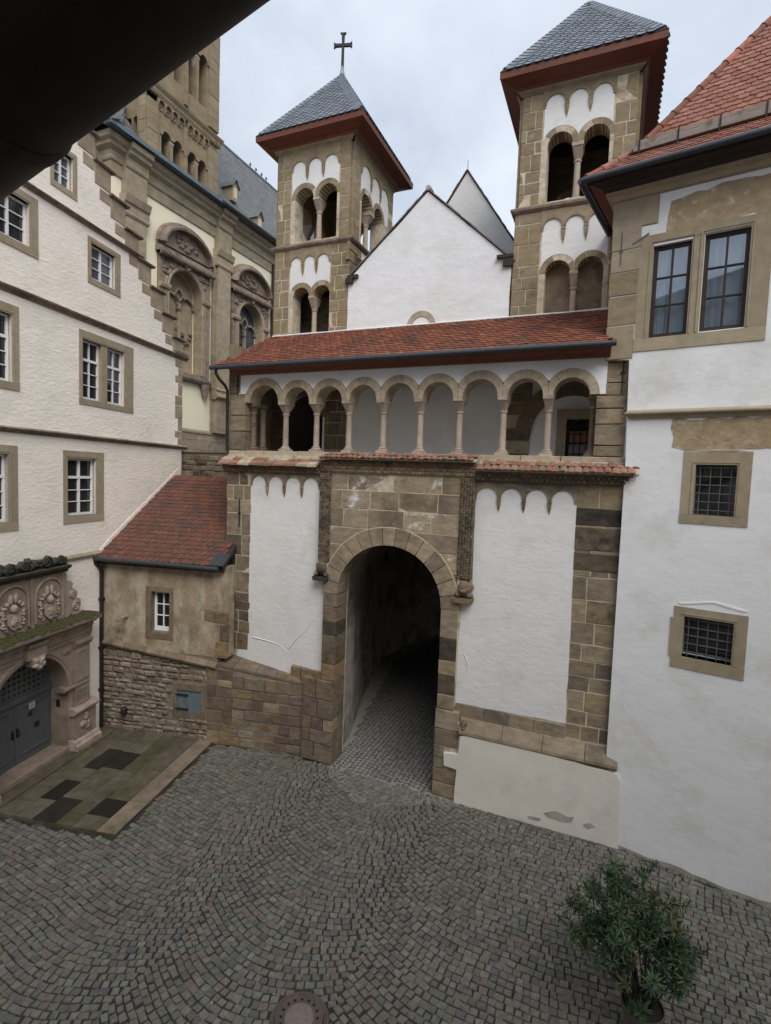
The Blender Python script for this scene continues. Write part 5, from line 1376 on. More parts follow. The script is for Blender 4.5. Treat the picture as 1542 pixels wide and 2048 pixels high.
# irregular rubble blocks below the course
z = .0
rr = 0
while z < 2.5:
    h = R.uniform(.09, .21)
    x = .02 + R.uniform(-.1, .0)
    while x < 3.45:
        w_ = R.uniform(.14, .42)
        x1 = min(x + w_, 3.46)
        zt = min(z + h, 2.70 - x * .105 - .14)
        hit = not (x1 < SHT[0] - .10 or x > SHT[1] + .10 or zt < SHT[2] - .10 or z > SHT[3] + .16)
        if not hit and zt - z > .05 and x1 - x > .05:
            g = .014
            q = [(x + g + R.uniform(-.01, .03), z + g + R.uniform(-.015, .025)), (x1 - g + R.uniform(-.012, .01), z + g + R.uniform(-.012, .012)), (x1 - g + R.uniform(-.012, .01), zt - g + R.uniform(-.012, .012)), (x + g + R.uniform(-.01, .012), zt - g + R.uniform(-.012, .012))]
            stone(AN, an, m['rubble'], q, -.05, R.uniform(.0, .06), .03)
        x = x1
    z += h; rr += 1
lay(AN, an, m['sandp'], 3.42, 4.2, .0, 2.2, .3, .5, -.05, .03, alt=m['sand'], altp=.3)
for q, mt in (([(3.30, 3.55), (4.02, 3.50), (4.02, 3.84), (3.30, 3.90)], m['sandp']), ([(3.66, 2.56), (4.02, 2.56), (4.02, 2.98), (3.66, 2.98)], m['sandp']), ([(3.78, 3.0), (4.05, 3.0), (4.05, 3.48), (3.78, 3.48)], m['sandp'])):
    stone(AN, an, mt, q, -.05, .02)
# window
s_ = surround(AN, an, W1[0], W1[1], -.3, .012, m['framed'], 'window', False)
a0, a1, z0, z1 = W1[1]
f_ = .07
part(MB().holes(AN, rect(a0, a1, z0, z1), [rect(a0 + f_, a1 - f_, z0 + f_ * 2.2, z1 - f_)], -.24, -.17), 'casement', m['whitewood'], s_)
am = (a0 + a1) / 2
part(MB().box(AN, am - .014, am + .014, z0 + .15, z1 - f_, -.235, -.165), 'glazing_bar', m['whitewood'], s_)
for k in range(1, 3):
    zz = z0 + .154 + (z1 - f_ - z0 - .154) * k / 3
    part(MB().box(AN, a0 + f_, a1 - f_, zz - .012, zz + .012, -.232, -.168), 'glazing_bar', m['whitewood'], s_)
for k in range(3):
    for xa, xb in ((a0 + f_, am - .014), (am + .014, a1 - f_)):
        hh = (z1 - f_ - z0 - .154) / 3
        part(MB().box(AN, xa, xb, z0 + .154 + hh * k, z0 + .154 + hh * (k + 1), -.205, -.2), 'pane', m['glass'], s_)
part(MB().box(AN, a0, a1, z0, z0 + .03, -.2, -.0), 'sill_board', m['framed'], s_)
part(MB().box(AN, a0 - .02, a1 + .02, z0 - .02, z1 + .02, -.39, -.37), 'inner_dark', m['void'], s_)
# shutter
sf = surround(AN, an, (2.36, 3.36, .64, 1.64), SHT, -.2, .02, m['framed'], 'hatch', False)
for k in range(3):
    x0 = SHT[0] + (SHT[1] - SHT[0]) * k / 3
    part(MB().box(AN, x0 + .003, x0 + (SHT[1] - SHT[0]) / 3 - .003, SHT[2] + .005, SHT[3] - .005, -.06, -.02 + R.uniform(0, .004)), 'shutter_board', m['shut'], sf)
for zz in (SHT[2] + .12, SHT[3] - .14):
    part(MB().box(AN, SHT[0] - .05, SHT[0] + .36, zz - .018, zz + .018, -.015, .024), 'strap_hinge', m['iron'], sf)
# iron stub pipe
part(MB().tube([AN.p(.84, 3.46, -.02), AN.p(.82, 3.46, .10), AN.p(.78, 3.42, .36)], .035, 8).lathe(AN.p(.84, 3.46, .0), [(.06, 0), (.06, .05)], 10, -LU), 'spout', m['greywood'], an, 50)
# lean-to roof
rw = V((*( LU.xy * 3.95), 7.62 - 5.16)).normalized()
AR = F(AN.p(0, 5.16, .24), LN, LN.cross(rw), rw)
aroof = part(MB().box(AR, -.02, 3.95, 0, 4.45, -.12, -.006), 'roof', m['deck'], an)
tiles(AR, 'tile', m['tiled'], aroof, -.02, 3.78, -.02, 4.35, .185, .20, limit=300)
part(MB().tube([AN.p(-.08, 5.15, .30), AN.p(3.85, 5.10, .30)], .065, 12), 'gutter', m['gutter'], an, 50)
part(MB().box(AR, 3.55, 3.98, -.02, .5, .01, .05), 'flashing', m['gutter'], an)
part(MB().box(AN, 0, 3.9, 4.98, 5.12, .0, .16), 'eaves_board', m['darkwood'], an)
part(MB().tube([AN.p(.0, 5.12, .30), AN.p(.02, 5.0, .27), AN.p(.055, 4.86, .12), AN.p(.06, 4.7, .08), AN.p(.06, .1, .08)], .055, 10), 'downpipe', m['pipe'], an, 60)
dp = part(MB().box(AN, -.01, .13, 2.45, 2.50, .01, .15).box(AN, -.01, .13, 1.2, 1.25, .01, .15).box(AN, -.01, .13, 3.9, 3.95, .01, .15), 'pipe_clamp', m['pipe'], an)
# plaster band on the house wall along the roof
part(MB().prism(LH, [(-.1, 5.36), (.02, 5.24), (4.0, 7.62), (3.9, 7.85), (.4, 5.72)], .0, .012), 'flashing_band', m['cream'], lh)

# black wall lamp on the rubble
lamp = thing('wall_lamp', 'small black wall lamp on the rubble wall of the annex', 'lamp', AN.p(.84, .62, .02))
lb = part(MB().lathe(AN.p(.84, .58, .13), [(.07, 0), (.085, .03), (.085, .17), (.06, .20), (.0, .21)], 14), 'lamp_body', m['iron'], lamp, 50)
part(MB().box(AN, .79, .89, .62, .74, -.0, .06), 'bracket', m['iron'], lamp)

# rubble garden wall behind the lean-to
gw = thing('rubble_wall', 'rough rubble wall under the church, behind the top of the lean-to roof', 'wall', (-12.4, 15.0, 7.4))
GW = F((0, 14.95, 0), (1, 0, 0), (0, -1, 0))
part(MB().box(GW, -14.6, -10.2, 6.5, 8.42, -.6, 0), 'core', m['mortard'], gw)
z = 7.2
while z < 8.40:
    h = R.uniform(.14, .24)
    x = -14.5
    while x < -10.3:
        w_ = R.uniform(.2, .6)
        if z + h < 8.43:
            q = [(x + .012, z + .012 + R.uniform(0, .02)), (x + w_ - .012, z + .012 + R.uniform(0, .02)), (x + w_ - .012 + R.uniform(-.01, .0), z + h - .01), (x + .012, z + h - .01)]
            stone(GW, gw, m['sandd'] if (x < -13.4 and R.random() < .8) else m['rubble'] if R.random() < .7 else m['sandp'], q, -.05, R.uniform(.01, .05), .02)
        x += w_
    z += h
part(MB().box(GW, -14.6, -10.2, 8.42, 8.48, -.6, .06), 'coping', m['churchd'], gw)

# ================================================================== abbey church
church = thing('abbey_church', 'pale yellow church with sandstone pilasters, arched windows and slate roof', 'church', (-19, 20, 9))
W2 = [(17.5, m['church']), (21.85, m['leaded'])]
def win_hole(c): return arch_hole(c, .92, 11.9, 15.10, 16)
part(MB().holes(CH, rect(14.0, 30, 6, 18.4), [win_hole(c) for c, _ in W2], -.6, 0), 'wall', m['yellow'], church)
part(MB().box(F((0, 14.0, 0), (-1, 0, 0), (0, -1, 0)), 17.06, 27, 6, 18.4, -.5, -.004), 'wall', m['yellow'], church)
lay(CH, church, m['church'], 14.0, 27, 6.5, 9.40, .42, .9, -.05, .06, gap=.008)
part(MB().mould(CH, 14, 28, [(0, 9.40), (.10, 9.40), (.10, 9.48), (.05, 9.55), (0, 9.57)]), 'base_moulding', m['church'], church)
part(MB().mould(CH, 14, 28, [(0, 11.52), (.07, 11.52), (.09, 11.60), (.07, 11.74), (0, 11.76)]), 'band', m['church'], church)
ent = [(0, 18.22), (.06, 18.22), (.06, 18.62), (.11, 18.66), (.13, 18.74), (.11, 18.80), (.14, 18.95), (.28, 19.06), (.30, 19.16), (.40, 19.24), (.42, 19.42), (0, 19.45)]
part(MB().mould(CH, 14.0, 30, ent, 1, 0), 'entablature', m['church'], church)
part(MB().mould(F((0, 14.0, 0), (-1, 0, 0), (0, -1, 0)), 17, 27, ent, 1, 0), 'entablature', m['church'], church)
FW = F((0, 14.0, 0), (-1, 0, 0), (0, -1, 0))
def pilaster(fr, a0, a1, par):
    p_ = part(MB().box(fr, a0 + .1, a1 - .1, 9.45, 17.0, 0, .22), 'pilaster', m['church'], par)
    part(MB().box(fr, a0 - .08, a0 + .09, 9.5, 17.0, 0, .12), 'back_pilaster', m['church'], p_)
    part(MB().mould(fr, a0 - .02, a1 + .02, [(0, 16.95), (.25, 16.95), (.28, 17.03), (.25, 17.09), (.25, 17.36), (.31, 17.42), (.35, 17.56), (.38, 17.66), (0, 17.70)]), 'capital', m['church'], p_)
    part(MB().mould(fr, a0 + .06, a1 - .06, [(0, 17.70), (.22, 17.70), (.22, 18.60), (.27, 18.65), (.29, 18.74), (.27, 18.80), (.30, 18.95), (.44, 19.06), (.46, 19.16), (.56, 19.24), (.58, 19.41), (0, 19.44)]), 'entablature_break', m['church'], p_)
    part(MB().box(fr, a0 - .02, a1 + .02, 9.5, 11.05, .0, .32), 'pedestal', m['church'], p_)
    part(MB().mould(fr, a0 - .1, a1 + .1, [(0, 11.0), (.34, 11.0), (.46, 11.12), (.44, 11.2), (.38, 11.26), (.36, 11.36), (.40, 11.44), (.30, 11.52), (0, 11.54)]), 'pedestal_cap', m['church'], p_)
for a0, a1 in ((14.35, 15.45), (19.25, 20.3), (23.75, 24.9), (28, 29.1)): pilaster(CH, a0, a1, church)
for a0, a1 in ((17.4, 18.6), (21.5, 22.6)): pilaster(FW, a0, a1, church)
for c, fill in W2:
    sg = part(MB().holes(CH, [(c - 1.42, 11.6), (c + 1.42, 11.6), (c + 1.42, 16.55), (c - 1.42, 16.55)], [arch_hole(c, .94, 11.9, 15.10, 16)], -.01, .16), 'church_window', m['churchd'], church)
    part(MB().sweep(CH, [(c + .92, 11.9)] + arc(c, 15.10, .92, 0, PI, 18) + [(c - .92, 11.9)], [(.012, -.3), (.012, .16), (-.05, .20), (-.10, .20), (-.12, .16), (-.2, .19), (-.24, .15), (-.01, .15), (-.01, -.3)]), 'arch_moulding', m['church'], sg, 30)
    for s_ in (-1, 1):
        for q in (1.04, 1.18, 1.32):
            part(MB().tube([CH.p(c + s_ * q, 11.7, .15), CH.p(c + s_ * q, 14.75, .15)], .055, 6), 'reeding', m['churchd'], sg, 60)
        part(MB().mould(CH, c + s_ * 1.18 - .26, c + s_ * 1.18 + .26, [(.1, 14.97), (.24, 14.99), (.27, 15.07), (.27, 15.17), (.1, 15.2)]), 'impost', m['church'], sg)
    # carving in the spandrels
    ca = MB()
    for q in range(26):
        t = R.uniform(.45, PI - .45); rr = R.uniform(1.15, 1.6)
        a_, z_ = c + rr * math.cos(t) * 1.02, 15.10 + rr * math.sin(t) * .9
        if abs(a_ - c) < 1.32 and z_ < 16.45: ca.add(*blob((a_, z_, .17), R.uniform(.06, .14), .06, R.uniform(.05, .11), CH, 500 + q, .2, 8))
    for q in range(5): ca.add(*blob((c + (-.14, .14, 0, 0, 0)[q], 16.22 + (0, 0, .14, -.12, .02)[q], .22), .11, .09, .10, CH, 540 + q, .15, 8))
    part(ca, 'carving', m['churchd'], sg, 80)
    # segmental pediment
    part(MB().mould(CH, c - 1.52, c + 1.52, [(0, 16.55), (.24, 16.55), (.28, 16.18), (.38, 16.24), (.40, 16.32), (0, 16.36)]), 'pediment_base', m['churchd'], sg)
    pa = [(c + 1.42 * math.cos(t), 16.72 + .95 * math.sin(t)) for t in [PI * k / 20 for k in range(21)]]
    part(MB().prism(CH, pa, -.0, .12), 'tympanum', m['churchd'], sg)
    part(MB().sweep(CH, [(c + 1.40 * math.cos(t), 16.70 + .95 * math.sin(t)) for t in [PI * k / 24 for k in range(25)]], [(.10, .1), (.12, .40), (.04, .42), (-.02, .34), (-.08, .26), (-.16, .24), (-.2, .1)]), 'pediment_arch', m['churchd'], sg, 30)
    ca = MB()
    for q in range(16):
        t = R.uniform(.3, PI - .3); rr = R.uniform(.0, .8)
        ca.add(*blob((c + 1.15 * rr * math.cos(t), 16.85 + .6 * rr * math.sin(t), .14), R.uniform(.08, .15), .05, R.uniform(.06, .10), CH, 580 + q, .2, 8))
    part(ca, 'carving', m['churchd'], sg, 80)
    # tracery: two lights with a falling tear between them
    part(MB().prism(CH, arch_hole(c, .92, 11.9, 15.10), -.40, -.36), 'glazing' if fill is m['leaded'] else 'stone_infill', fill, sg)
    tr = MB().box(CH, c - .055, c + .055, 11.9, 14.75, -.34, -.20)
    for s_ in (-1, 1):
        tr.sweep(CH, arc(c + s_ * .46, 14.70, .41, 0, PI, 12), [(-.04, -.34), (.04, -.34), (.04, -.22), (-.04, -.22)])
        tr.sweep(CH, [(c + .26 * s_ * math.sin(t) * (1 - .3 * t / PI), 14.80 + .62 * (t / PI)) for t in [PI * k / 10 for k in range(11)]], [(-.035, -.34), (.035, -.34), (.035, -.22), (-.035, -.22)])
        tr.lathe(CH.p(c, 14.45, -.27), [(.09, 0), (.12, .08), (.08, .16)], 8)
    part(tr, 'tracery', m['church'], sg)
    if fill is not m['leaded']:
        ca = MB()
        for q in range(22): ca.add(*blob((c + R.uniform(-.75, .75), R.uniform(12.9, 13.9), -.33), R.uniform(.06, .15), .06, R.uniform(.06, .16), CH, 620 + q, .2, 8))
        part(ca, 'carving', m['churchd'], sg, 80)
    else:
        for zz in (12.3, 12.9, 13.5, 14.1):
            part(MB().box(CH, c - .9, c + .9, zz - .012, zz + .012, -.355, -.33), 'saddle_bar', m['iron'], sg)
    part(MB().mould(CH, c - 1.5, c + 1.5, [(0, 11.56), (.2, 11.56), (.26, 11.66), (.26, 11.74), (0, 11.82)]), 'sill', m['churchd'], sg)
    for s_ in (-1, 1):
        part(MB().lathe(CH.p(c + s_ * 1.2, 10.95, .12), [(.08, 0), (.10, .06), (.16, .3), (.24, .6)], 10), 'console', m['churchd'], sg, 50)
part(MB().tube([CH.p(23.62, 18.6, .12), CH.p(23.62, 9, .12)], .07, 8), 'downpipe', m['pipe'], church, 60)
# roofs
def slope(a, b, c_, d_, name, mt, par): return part(MB().add([V(a), V(b), V(c_), V(d_)], [(0, 1, 2, 3)]), name, mt, par)
ez = 19.52
bell = [(0, 0), (.55, .28), (1.15, .75), (1.9, 1.6), (2.8, 2.9), (6.1, 7.6)]
rm = MB()
for i in range(len(bell) - 1):
    (x0, zz0), (x1, zz1) = bell[i], bell[i + 1]
    for ya, yb, za_, zb_ in ((13.4 + x0, 16.2, 13.4 + x1, 16.2), (20.05, 60, 20.05, 60)):
        if za_ < 16.2 or ya > 20: rm.add([V((-16.35 - x0, ya, ez + zz0)), V((-16.35 - x0, yb, ez + zz0)), V((-16.35 - x1, zb_, ez + zz1)), V((-16.35 - x1, za_, ez + zz1))], [(0, 1, 2, 3)])
    rm.add([V((-16.35 - x0, 13.4 + x0, ez + zz0)), V((-16.35 - x1, 13.4 + x1, ez + zz1)), V((-28 + 0, 13.4 + x1, ez + zz1)), V((-28, 13.4 + x0, ez + zz0))], [(0, 1, 2, 3)])
croof = part(rm, 'roof', m['deck'], church)
ms = [tile_mesh(.30 * k, .42, .010, .45, True) for k in (1, .97)]
for me in ms: me.materials.append(m['slated'])
mws = []
for i in range(len(bell) - 1):
    (x0, zz0), (x1, zz1) = bell[i], bell[i + 1]
    up = V((-(x1 - x0), 0, zz1 - zz0)); L = up.length; up.normalize()
    fr = F((-16.35 - x0, 13.4, ez + zz0), (0, 1, 0), V((0, 1, 0)).cross(up), up)
    z = 0; k = 0
    while z < L:
        x = x0 + (x1 - x0) * z / L
        y_ = x + (k % 3) * .1
        while y_ < 27:
            p_ = fr.p(y_, z, .01)
            if 16.0 < p_.y < 20.1: y_ += .29; continue
            if in_view(p_, 30): mws.append(fr.mat(y_, z, .012) @ M.Rotation(R.uniform(-.03, .03) + .08, 4, 'Z') @ M.Rotation(R.uniform(-.02, .02), 4, 'X'))
            y_ += .29
        z += .22; k += 1
    up = V((0, x1 - x0, zz1 - zz0)); up.normalize()
    fr = F((-16.35, 13.4 + x0, ez + zz0), (-1, 0, 0), V((-1, 0, 0)).cross(up), up)
    if fr.n.z < 0: fr = F(fr.o, fr.u, -fr.n, up)
    z = 0
    while z < L:
        x = x0 + (x1 - x0) * z / L; a = x
        while a < 9:
            p_ = fr.p(a, z, .01)
            if in_view(p_, 30): mws.append(fr.mat(a, z, .012) @ M.Rotation(R.uniform(-.03, .03) - .08, 4, 'Z') @ M.Rotation(R.uniform(-.02, .02), 4, 'X'))
            a += .29
        z += .22
scatter('slate', ms, mws, m['slated'], croof, 300)
part(MB().box(F((-16.35, 0, 0), (0, 1, 0), (1, 0, 0)), 13.4, 23.6, ez - .06, ez + .08, -.3, .05), 'eaves_sheet', m['copper'], church)
x = 15.4
while x < 19.6:
    part(MB().add([V((-16.36 - .0, x, ez + .085)), V((-16.36, x + 1.1, ez + .085)), V((-17.7, x + 1.1, ez + .24)), V((-17.7, x, ez + .24))], [(0, 1, 2, 3)]), 'eaves_sheet', m['copper'], church)
    x += 1.12
part(MB().tube([CH.p(19, ez - .02, .72), CH.p(40, ez - .02, .72)], .08, 8), 'gutter', m['gutter'], church)
ridge_z = ez + 7.6
part(MB().tube([V((-22.45, 19.5, ridge_z)), V((-22.45, 60, ridge_z))], .12, 6), 'ridge', m['slated'], church)
for y_ in (28.7, 29.3, 29.9, 30.4):
    part(MB().lathe(V((-22.45, y_, ridge_z + .05)), [(.03, 0), (.03, .16), (.07, .22), (.02, .34)], 6), 'ridge_finial', m['iron'], church)
for (x_, zb, y_) in ((-18.62, 21.55, 21.96), (-17.78, 20.32, 22.86)):
    # small louvred dormers
    DF = F((x_ + .55, 0, 0), (0, 1, 0), (1, 0, 0))
    dm = part(MB().prism(DF, [(y_ - .20, zb - .35), (y_ + .20, zb - .35), (y_ + .20, zb + .36), (y_, zb + .66), (y_ - .20, zb + .36)], -1.0, 0), 'dormer', m['frame'], church)
    for k in range(6):
        part(MB().box(DF, y_ - .12, y_ + .12, zb - .2 + k * .085, zb - .155 + k * .085, .0, .03), 'louvre', m['yellow'], dm)
    for s_ in (-1, 1):
        part(MB().add([DF.p(y_, zb + .71, .10), DF.p(y_ + s_ * .30, zb + .30, .10), DF.p(y_ + s_ * .30, zb + .30, -1.2), DF.p(y_, zb + .71, -1.2), DF.p(y_, zb + .67, .10), DF.p(y_ + s_ * .30, zb + .26, .10)], [(0, 1, 2, 3), (0, 4, 5, 1)]), 'dormer_roof', m['slated'], dm)

# ================================================================== big romanesque bell tower behind the church
bt = thing('church_bell_tower', 'tall ochre bell tower with tiers of twin windows rising behind the church roof', 'tower', (-19.5, 18.2, 19))
TX, TY0, TY1 = -17.65, 16.12, 20.12
BT = F((TX, 0, 0), (0, 1, 0), (1, 0, 0))
BF = F((0, TY0, 0), (-1, 0, 0), (0, -1, 0))
pairs = [17.42, 18.86]
def lancets(c, zb, zt, w_):
    r = w_ * .40
    return [arch_hole(c - w_ * .52, r, zb, zt - r, 8), arch_hole(c + w_ * .52, r, zb, zt - r, 8)]
tiers = ((19.6, 21.55), (23.9, 26.0))
part(MB().holes(BT, rect(TY0, TY1, 18, 30), [h for c in pairs for zb, zt in tiers for h in lancets(c, zb, zt, .60)], -.5, 0), 'wall', m['bigtower'], bt)
part(MB().holes(BF, rect(-TX, 22.5, 18, 30), [h for zb, zt in ((21.05, 21.72),) for h in lancets(18.42, zb, zt, .34)], -.5, -.002), 'wall', m['bigtower'], bt)
part(MB().box(BT, TY0 + .3, TY1 - .3, 18.5, 29.5, -2.2, -1.9), 'inner_dark', m['void'], bt)
part(MB().box(BF, -TX + .3, 22, 18.5, 29.5, -1.0, -.8), 'inner_dark', m['void'], bt)
part(MB().box(BT, TY1 - .35, TY1, 18, 30, -5, -.5), 'wall', m['bigtower'], bt)
for zb, zt in ((18.5, 22.35), (23.25, 27.4)):
    lay(BT, bt, m['bigtower'], TY0 - .02, 16.62, zb, zt, .5, 1.2, -.05, .10, gap=.006)
    lay(BT, bt, m['bigtower'], 19.52, TY1 + .02, zb, zt, .5, 1.2, -.05, .10, gap=.006)
    lay(BT, bt, m['bigtower'], 18.05, 18.24, zb, zt, .7, 1.2, -.05, .09, gap=.006)
    lay(BF, bt, m['bigtower'], -TX - .02, -TX + .30, zb, zt, .5, 1.2, -.05, .10, gap=.006)
    lay(BF, bt, m['bigtower'], -TX + 1.35, -TX + 1.7, zb, zt, .5, 1.2, -.05, .10, gap=.006)
for c in pairs:
    for zb, zt in tiers:
        w_ = .60
        part(MB().sweep(BT, arc(c - w_ * .52, zt - w_ * .4, w_ * .46, 0.35, PI, 8)[::-1] + arc(c + w_ * .52, zt - w_ * .4, w_ * .46, 0, PI - .35, 8)[::-1], [(-.05, -.02), (.05, -.02), (.05, .06), (-.05, .06)]), 'twin_window', m['bigtower'], bt)
        column(BT, bt, c, zb, zt - w_ * .4, -.20, .075, m['sandl'], base=.16, cap=.5, cube=.09, capd=.2)
for z0 in (22.2, 27.3):
    pf = [(0, z0 + .42), (.12, z0 + .44), (.14, z0 + .62), (.22, z0 + .74), (.24, z0 + .80), (0, z0 + .86)]
    part(MB().mould(BT, TY0 - .1, TY1 + .08, pf, .6, .6), 'string_course', m['bigtower'], bt)
    part(MB().mould(BF, -TX - .1, 22, pf, .6, 0), 'string_course', m['bigtower'], bt)
    for a0, a1 in ((16.62, 18.05), (18.24, 19.52)):
        frieze(BT, bt, a0, a1, 4, z0 + .44, z0 + .36, z0 - .05, -.02, .10, m['bigtower'], cw=.07, corb=m['bigtower'])
        for q in range(4):
            c = a0 + (a1 - a0) * (q + .5) / 4
            part(MB().sweep(BT, arc(c, z0 + .10, .085, 0, 2 * PI, 12), [(-.02, -.01), (.02, -.01), (.02, .04), (-.02, .04)]), 'rosette', m['churchd'], bt)
    cb = MB()
    for k in range(30):
        cb.add(*blob((TY0 + k * .137, z0 + .55, .13), .055, .04, .065, BT, 700 + k, .15, 6))
    part(cb, 'leaf_frieze', m['bigtower'], bt, kind='stuff')
for zz in [24.0 + .26 * k for k in range(6)]:
    part(MB().lathe(V((TX - .03, TY1 + .03, zz)), [(.03, 0), (.06, .04), (.02, .09)], 6, (0, 1, 0)), 'crocket', m['churchd'], bt)

# ================================================================== unseen range on the near side, put in to darken yard and walls
FH = V((CF.x, CF.y, 0)).normalized(); RH = V((CR.x, CR.y, 0)).normalized()
NR = F(CP - FH * .75 - V((0, 0, CP.z)), -RH, FH)
nr = bpy.data.objects.new('unseen_range', None)
COL.objects.link(nr); nr.location = NR.p(0, 0, -3); nr['kind'] = 'structure'; WM[nr.name] = M.Translation(nr.location)
wins = [(x + dx, z0, z1) for x in (-14, -9.5, -5, 3.5, 8, 12.5) for dx in (0,) for z0, z1 in ((2.2, 4.0), (6.8, 8.6))] + [(-.9, 6.6, 9.0)]
part(MB().holes(NR, rect(-19, 17, -.1, RANGE_H), [rect(x, x + (1.2 if x != -.9 else 2.2), z0, z1) for x, z0, z1 in wins], -.5, 0), 'wall', m['cream'], nr)
for x, z0, z1 in wins[:-1]:
    ww = part(MB().box(NR, x, x + 1.2, z0, z1, -.3, -.28), 'window', m['glass'], nr)
    part(MB().box(NR, x + .55, x + .65, z0, z1, -.27, -.2).box(NR, x, x + 1.2, (z0 + z1) / 2 - .04, (z0 + z1) / 2 + .04, -.27, -.2), 'glazing_bar', m['whitewood'], ww)
part(MB().box(NR, -.9, 1.3, 6.6, 9.0, -2.5, -2.4), 'inner_dark', m['room'], nr)
part(MB().add([NR.p(-19, RANGE_H - .1, .0), NR.p(17, RANGE_H - .1, .0), NR.p(17, RANGE_H + 7.5, -4.5), NR.p(-19, RANGE_H + 7.5, -4.5)], [(0, 1, 2, 3)]), 'roof', m['slated'], nr)  # slate grey and ridge height picked for shade and pane reflections

# ================================================================== potted oleander
PP = V((.86, 7.95, 0))
ol = thing('potted_oleander', 'bushy potted oleander with narrow dark leaves standing on the cobbles by the white house', 'potted plant', PP)
pot = part(MB().lathe(PP, [(.19, 0), (.21, .02), (.265, .42), (.285, .43), (.29, .50), (.268, .50), (.262, .45), (.0, .445)], 32), 'pot', m['pot'], ol, 40)
part(MB().lathe(PP + V((0, 0, .40)), [(.262, 0), (.262, .06), (.0, .075)], 20), 'soil', m['soil'], ol)
def rosette(k):
    r = random.Random(900 + k); mb = MB()
    for i in range(19):
        az = i * 2.4 + r.uniform(-.3, .3)
        f = i / 18
        elv = -.35 + 1.5 * f + r.uniform(-.2, .2)
        L = r.uniform(.12, .20) * (1.0 - .35 * f); wd = r.uniform(.010, .015)
        base = V((0, 0, -.13 + .14 * f))
        d = V((math.cos(az) * math.cos(elv), math.sin(az) * math.cos(elv), math.sin(elv)))
        sd = d.cross(V((0, 0, 1))).normalized(); nn = sd.cross(d)
        pts = []
        for t, ww in ((0, .25), (.35, 1), (.7, .85), (1, .08)):
            c = base + d * (L * t) - V((0, 0, 1)) * (.035 * t * t)
            pts.append((c - sd * wd * ww + nn * wd * .35 * ww, c, c + sd * wd * ww + nn * wd * .35 * ww))
        vs = [p_ for q in pts for p_ in q]
        mb.add(vs, [(3 * j + e, 3 * j + e + 1, 3 * j + e + 4, 3 * j + e + 3) for j in range(3) for e in (0, 1)])
    return mb.mesh('leaf_cluster')
ros = [rosette(k) for k in range(7)]
for k, me in enumerate(ros): me.materials.append(m['leafb'] if k == 6 else m['leaf'])
rp_ = random.Random(4)
mws = []
stems = MB()
def stem_to(a, b, r0, r1, sag):
    n = 5
    pts = [a.lerp(b, t / n) + V((0, 0, math.sin(PI * t / n) * sag)) for t in range(n + 1)]
    stems.tube(pts, r0, 5, r1)
    return pts
for s in range(30):
    az = s * 2.39996 + rp_.uniform(-.25, .25); rr = 1.0 * math.sqrt((s + .6) / 30)
    hgt = 1.95 - .75 * (rr / .92) ** 2 + rp_.uniform(-.18, .15)
    tip = PP + V((math.cos(az) * rr * 1.0 - .26, math.sin(az) * rr * .9 + .30, hgt + .12))
    root = PP + V((math.cos(az) * .10, math.sin(az) * .10, .45))
    pts = stem_to(root, tip, .013, .006, .12 * rr)
    for b in range(10):
        t = rp_.uniform(.42, 1.0) if b else 1.0
        i = min(int(t * 5), 4); f = t * 5 - i
        p0 = pts[i].lerp(pts[i + 1], f)
        if b == 0: q, dr = p0, (pts[5] - pts[4]).normalized()
        else:
            a2 = rp_.uniform(0, 2 * PI); dr = V((math.cos(a2), math.sin(a2), rp_.uniform(.2, 1.0))).normalized()
            q = p0 + dr * rp_.uniform(.10, .30)
            stems.tube([p0, q], .005, 4, .003)
        if q.z < (1.0 if (q - PP).xy.length < .5 else .8): continue
        mws.append(M.Translation(q) @ dr.to_track_quat('Z', 'Y').to_matrix().to_4x4() @ M.Rotation(rp_.uniform(0, 6.28), 4, 'Z') @ M.Scale(rp_.uniform(.75, 1.15), 4))
part(stems, 'branches', m['twig'], ol, 80, kind='stuff')
# low skirts of leaves round the pot
for k in range(9):
    t = 2.2 + k * .3 + rp_.uniform(-.1, .1)
    q = PP + V((math.cos(t) * rp_.uniform(.22, .45), math.sin(t) * rp_.uniform(.22, .42), rp_.uniform(.62, .85)))
    mws.append(M.Translation(q) @ V((math.cos(t), math.sin(t), .5)).to_track_quat('Z', 'Y').to_matrix().to_4x4())
scatter('leaf_cluster', ros, mws, None, ol, 300)

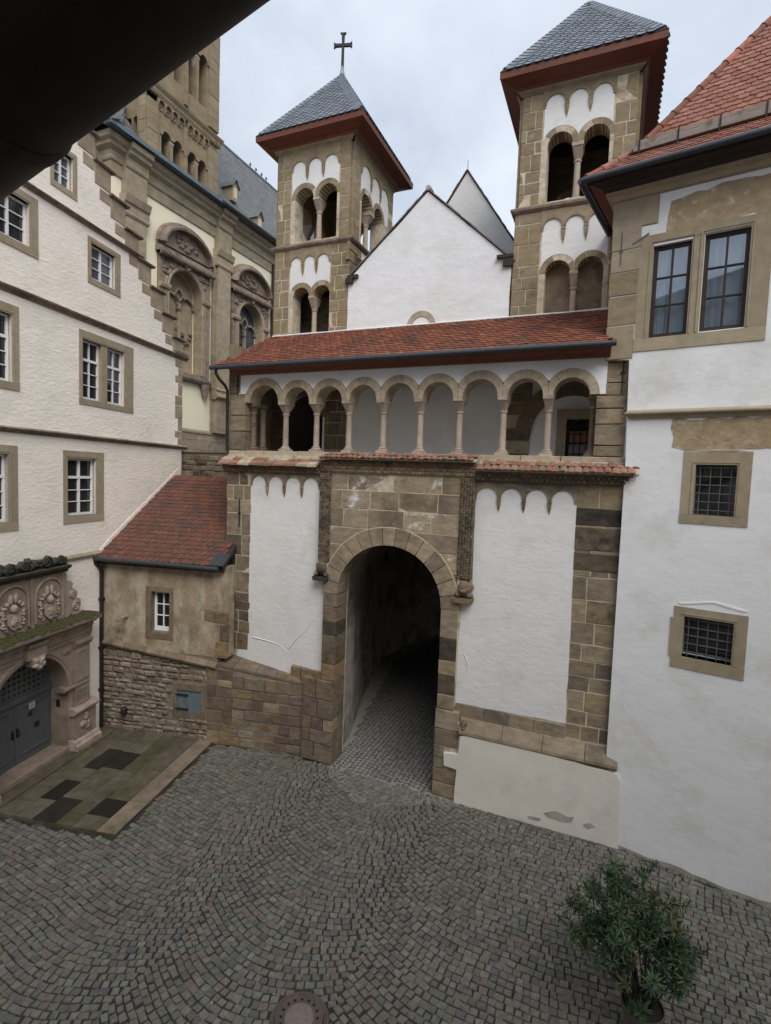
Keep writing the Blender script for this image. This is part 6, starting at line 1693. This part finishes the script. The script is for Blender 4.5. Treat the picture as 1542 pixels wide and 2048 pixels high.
# weeds along the foot of the walls
wd = MB()
for k in range(150):
    side = k % 3
    if side == 0: p_ = HR.p(R.uniform(.1, 4), 0, R.uniform(.02, .10))
    elif side == 1: p_ = V((R.uniform(-10, -6.8), 12.04 - R.uniform(0, .06), 0))
    else: p_ = LH.p(-4.1 - R.uniform(0, .05), 0, R.uniform(.3, 3.6))
    h = R.uniform(.015, .06) * (1.6 if R.random() < .08 else 1)
    for q in range(5):
        t = R.uniform(0, 6.28); e = V((math.cos(t), math.sin(t), 0))
        b = p_ + e * .01
        wd.add([b - e.cross(V((0, 0, 1))) * .006, b + e.cross(V((0, 0, 1))) * .006, b + e * h * .7 + V((0, 0, h))], [(0, 1, 2)])
me = wd.mesh('weeds')
put('weeds', me, m['weed'], None, kind='stuff')

fl = MB()
for k in range(90):
    p_ = V((R.uniform(-9, 3), R.uniform(4, 11.6), .012))
    if not in_yard(p_): continue
    t = R.uniform(0, 6.28); e = V((math.cos(t), math.sin(t), 0)); f_ = V((-math.sin(t), math.cos(t), 0)); l_ = R.uniform(.015, .04)
    fl.add([p_ - e * l_, p_ + f_ * l_ * .4 + V((0, 0, .006)), p_ + e * l_, p_ - f_ * l_ * .4 + V((0, 0, .004))], [(0, 1, 2, 3)])
put('fallen_leaves', fl.mesh('fallen_leaves'), m['fallen'], None, kind='stuff')

# ================================================================== dark pipe passing close to the lens
nv = CR * -.591 + CU * .807
npl = (nv - CF * .9127).normalized()            # the pipe's lower edge lies in the plane through the window with this normal
e1 = (CR * .807 + CU * .591).normalized(); e2 = (nv * .9127 + CF).normalized()
TH = math.radians(24)
ax = (e1 * math.cos(TH) - e2 * math.sin(TH)).normalized()
r0 = .13
Q0 = CP + (CF + CR * -.6076 + CU * .6848).normalized() * .80 + npl * r0
dpn = thing('drainpipe', 'thick dark brown drainpipe crossing the upper left corner close to the viewer', 'drainpipe', Q0)
part(MB().lathe(Q0, [(r0, -.02), (r0, 2.2)], 64, ax), 'pipe', m['lenspipe'], dpn, 40)
part(MB().lathe(Q0 + ax * -1.5, [(r0 * 1.02, 0), (r0 * 1.02, 1.47), (r0 * 1.03, 1.478), (r0 * 1.03, 1.496), (r0 * 1.01, 1.5), (r0 * .98, 1.5)], 64, ax), 'sleeve', m['lenspipe'], dpn, 40)

flush_stones()
bpy.context.view_layer.update()
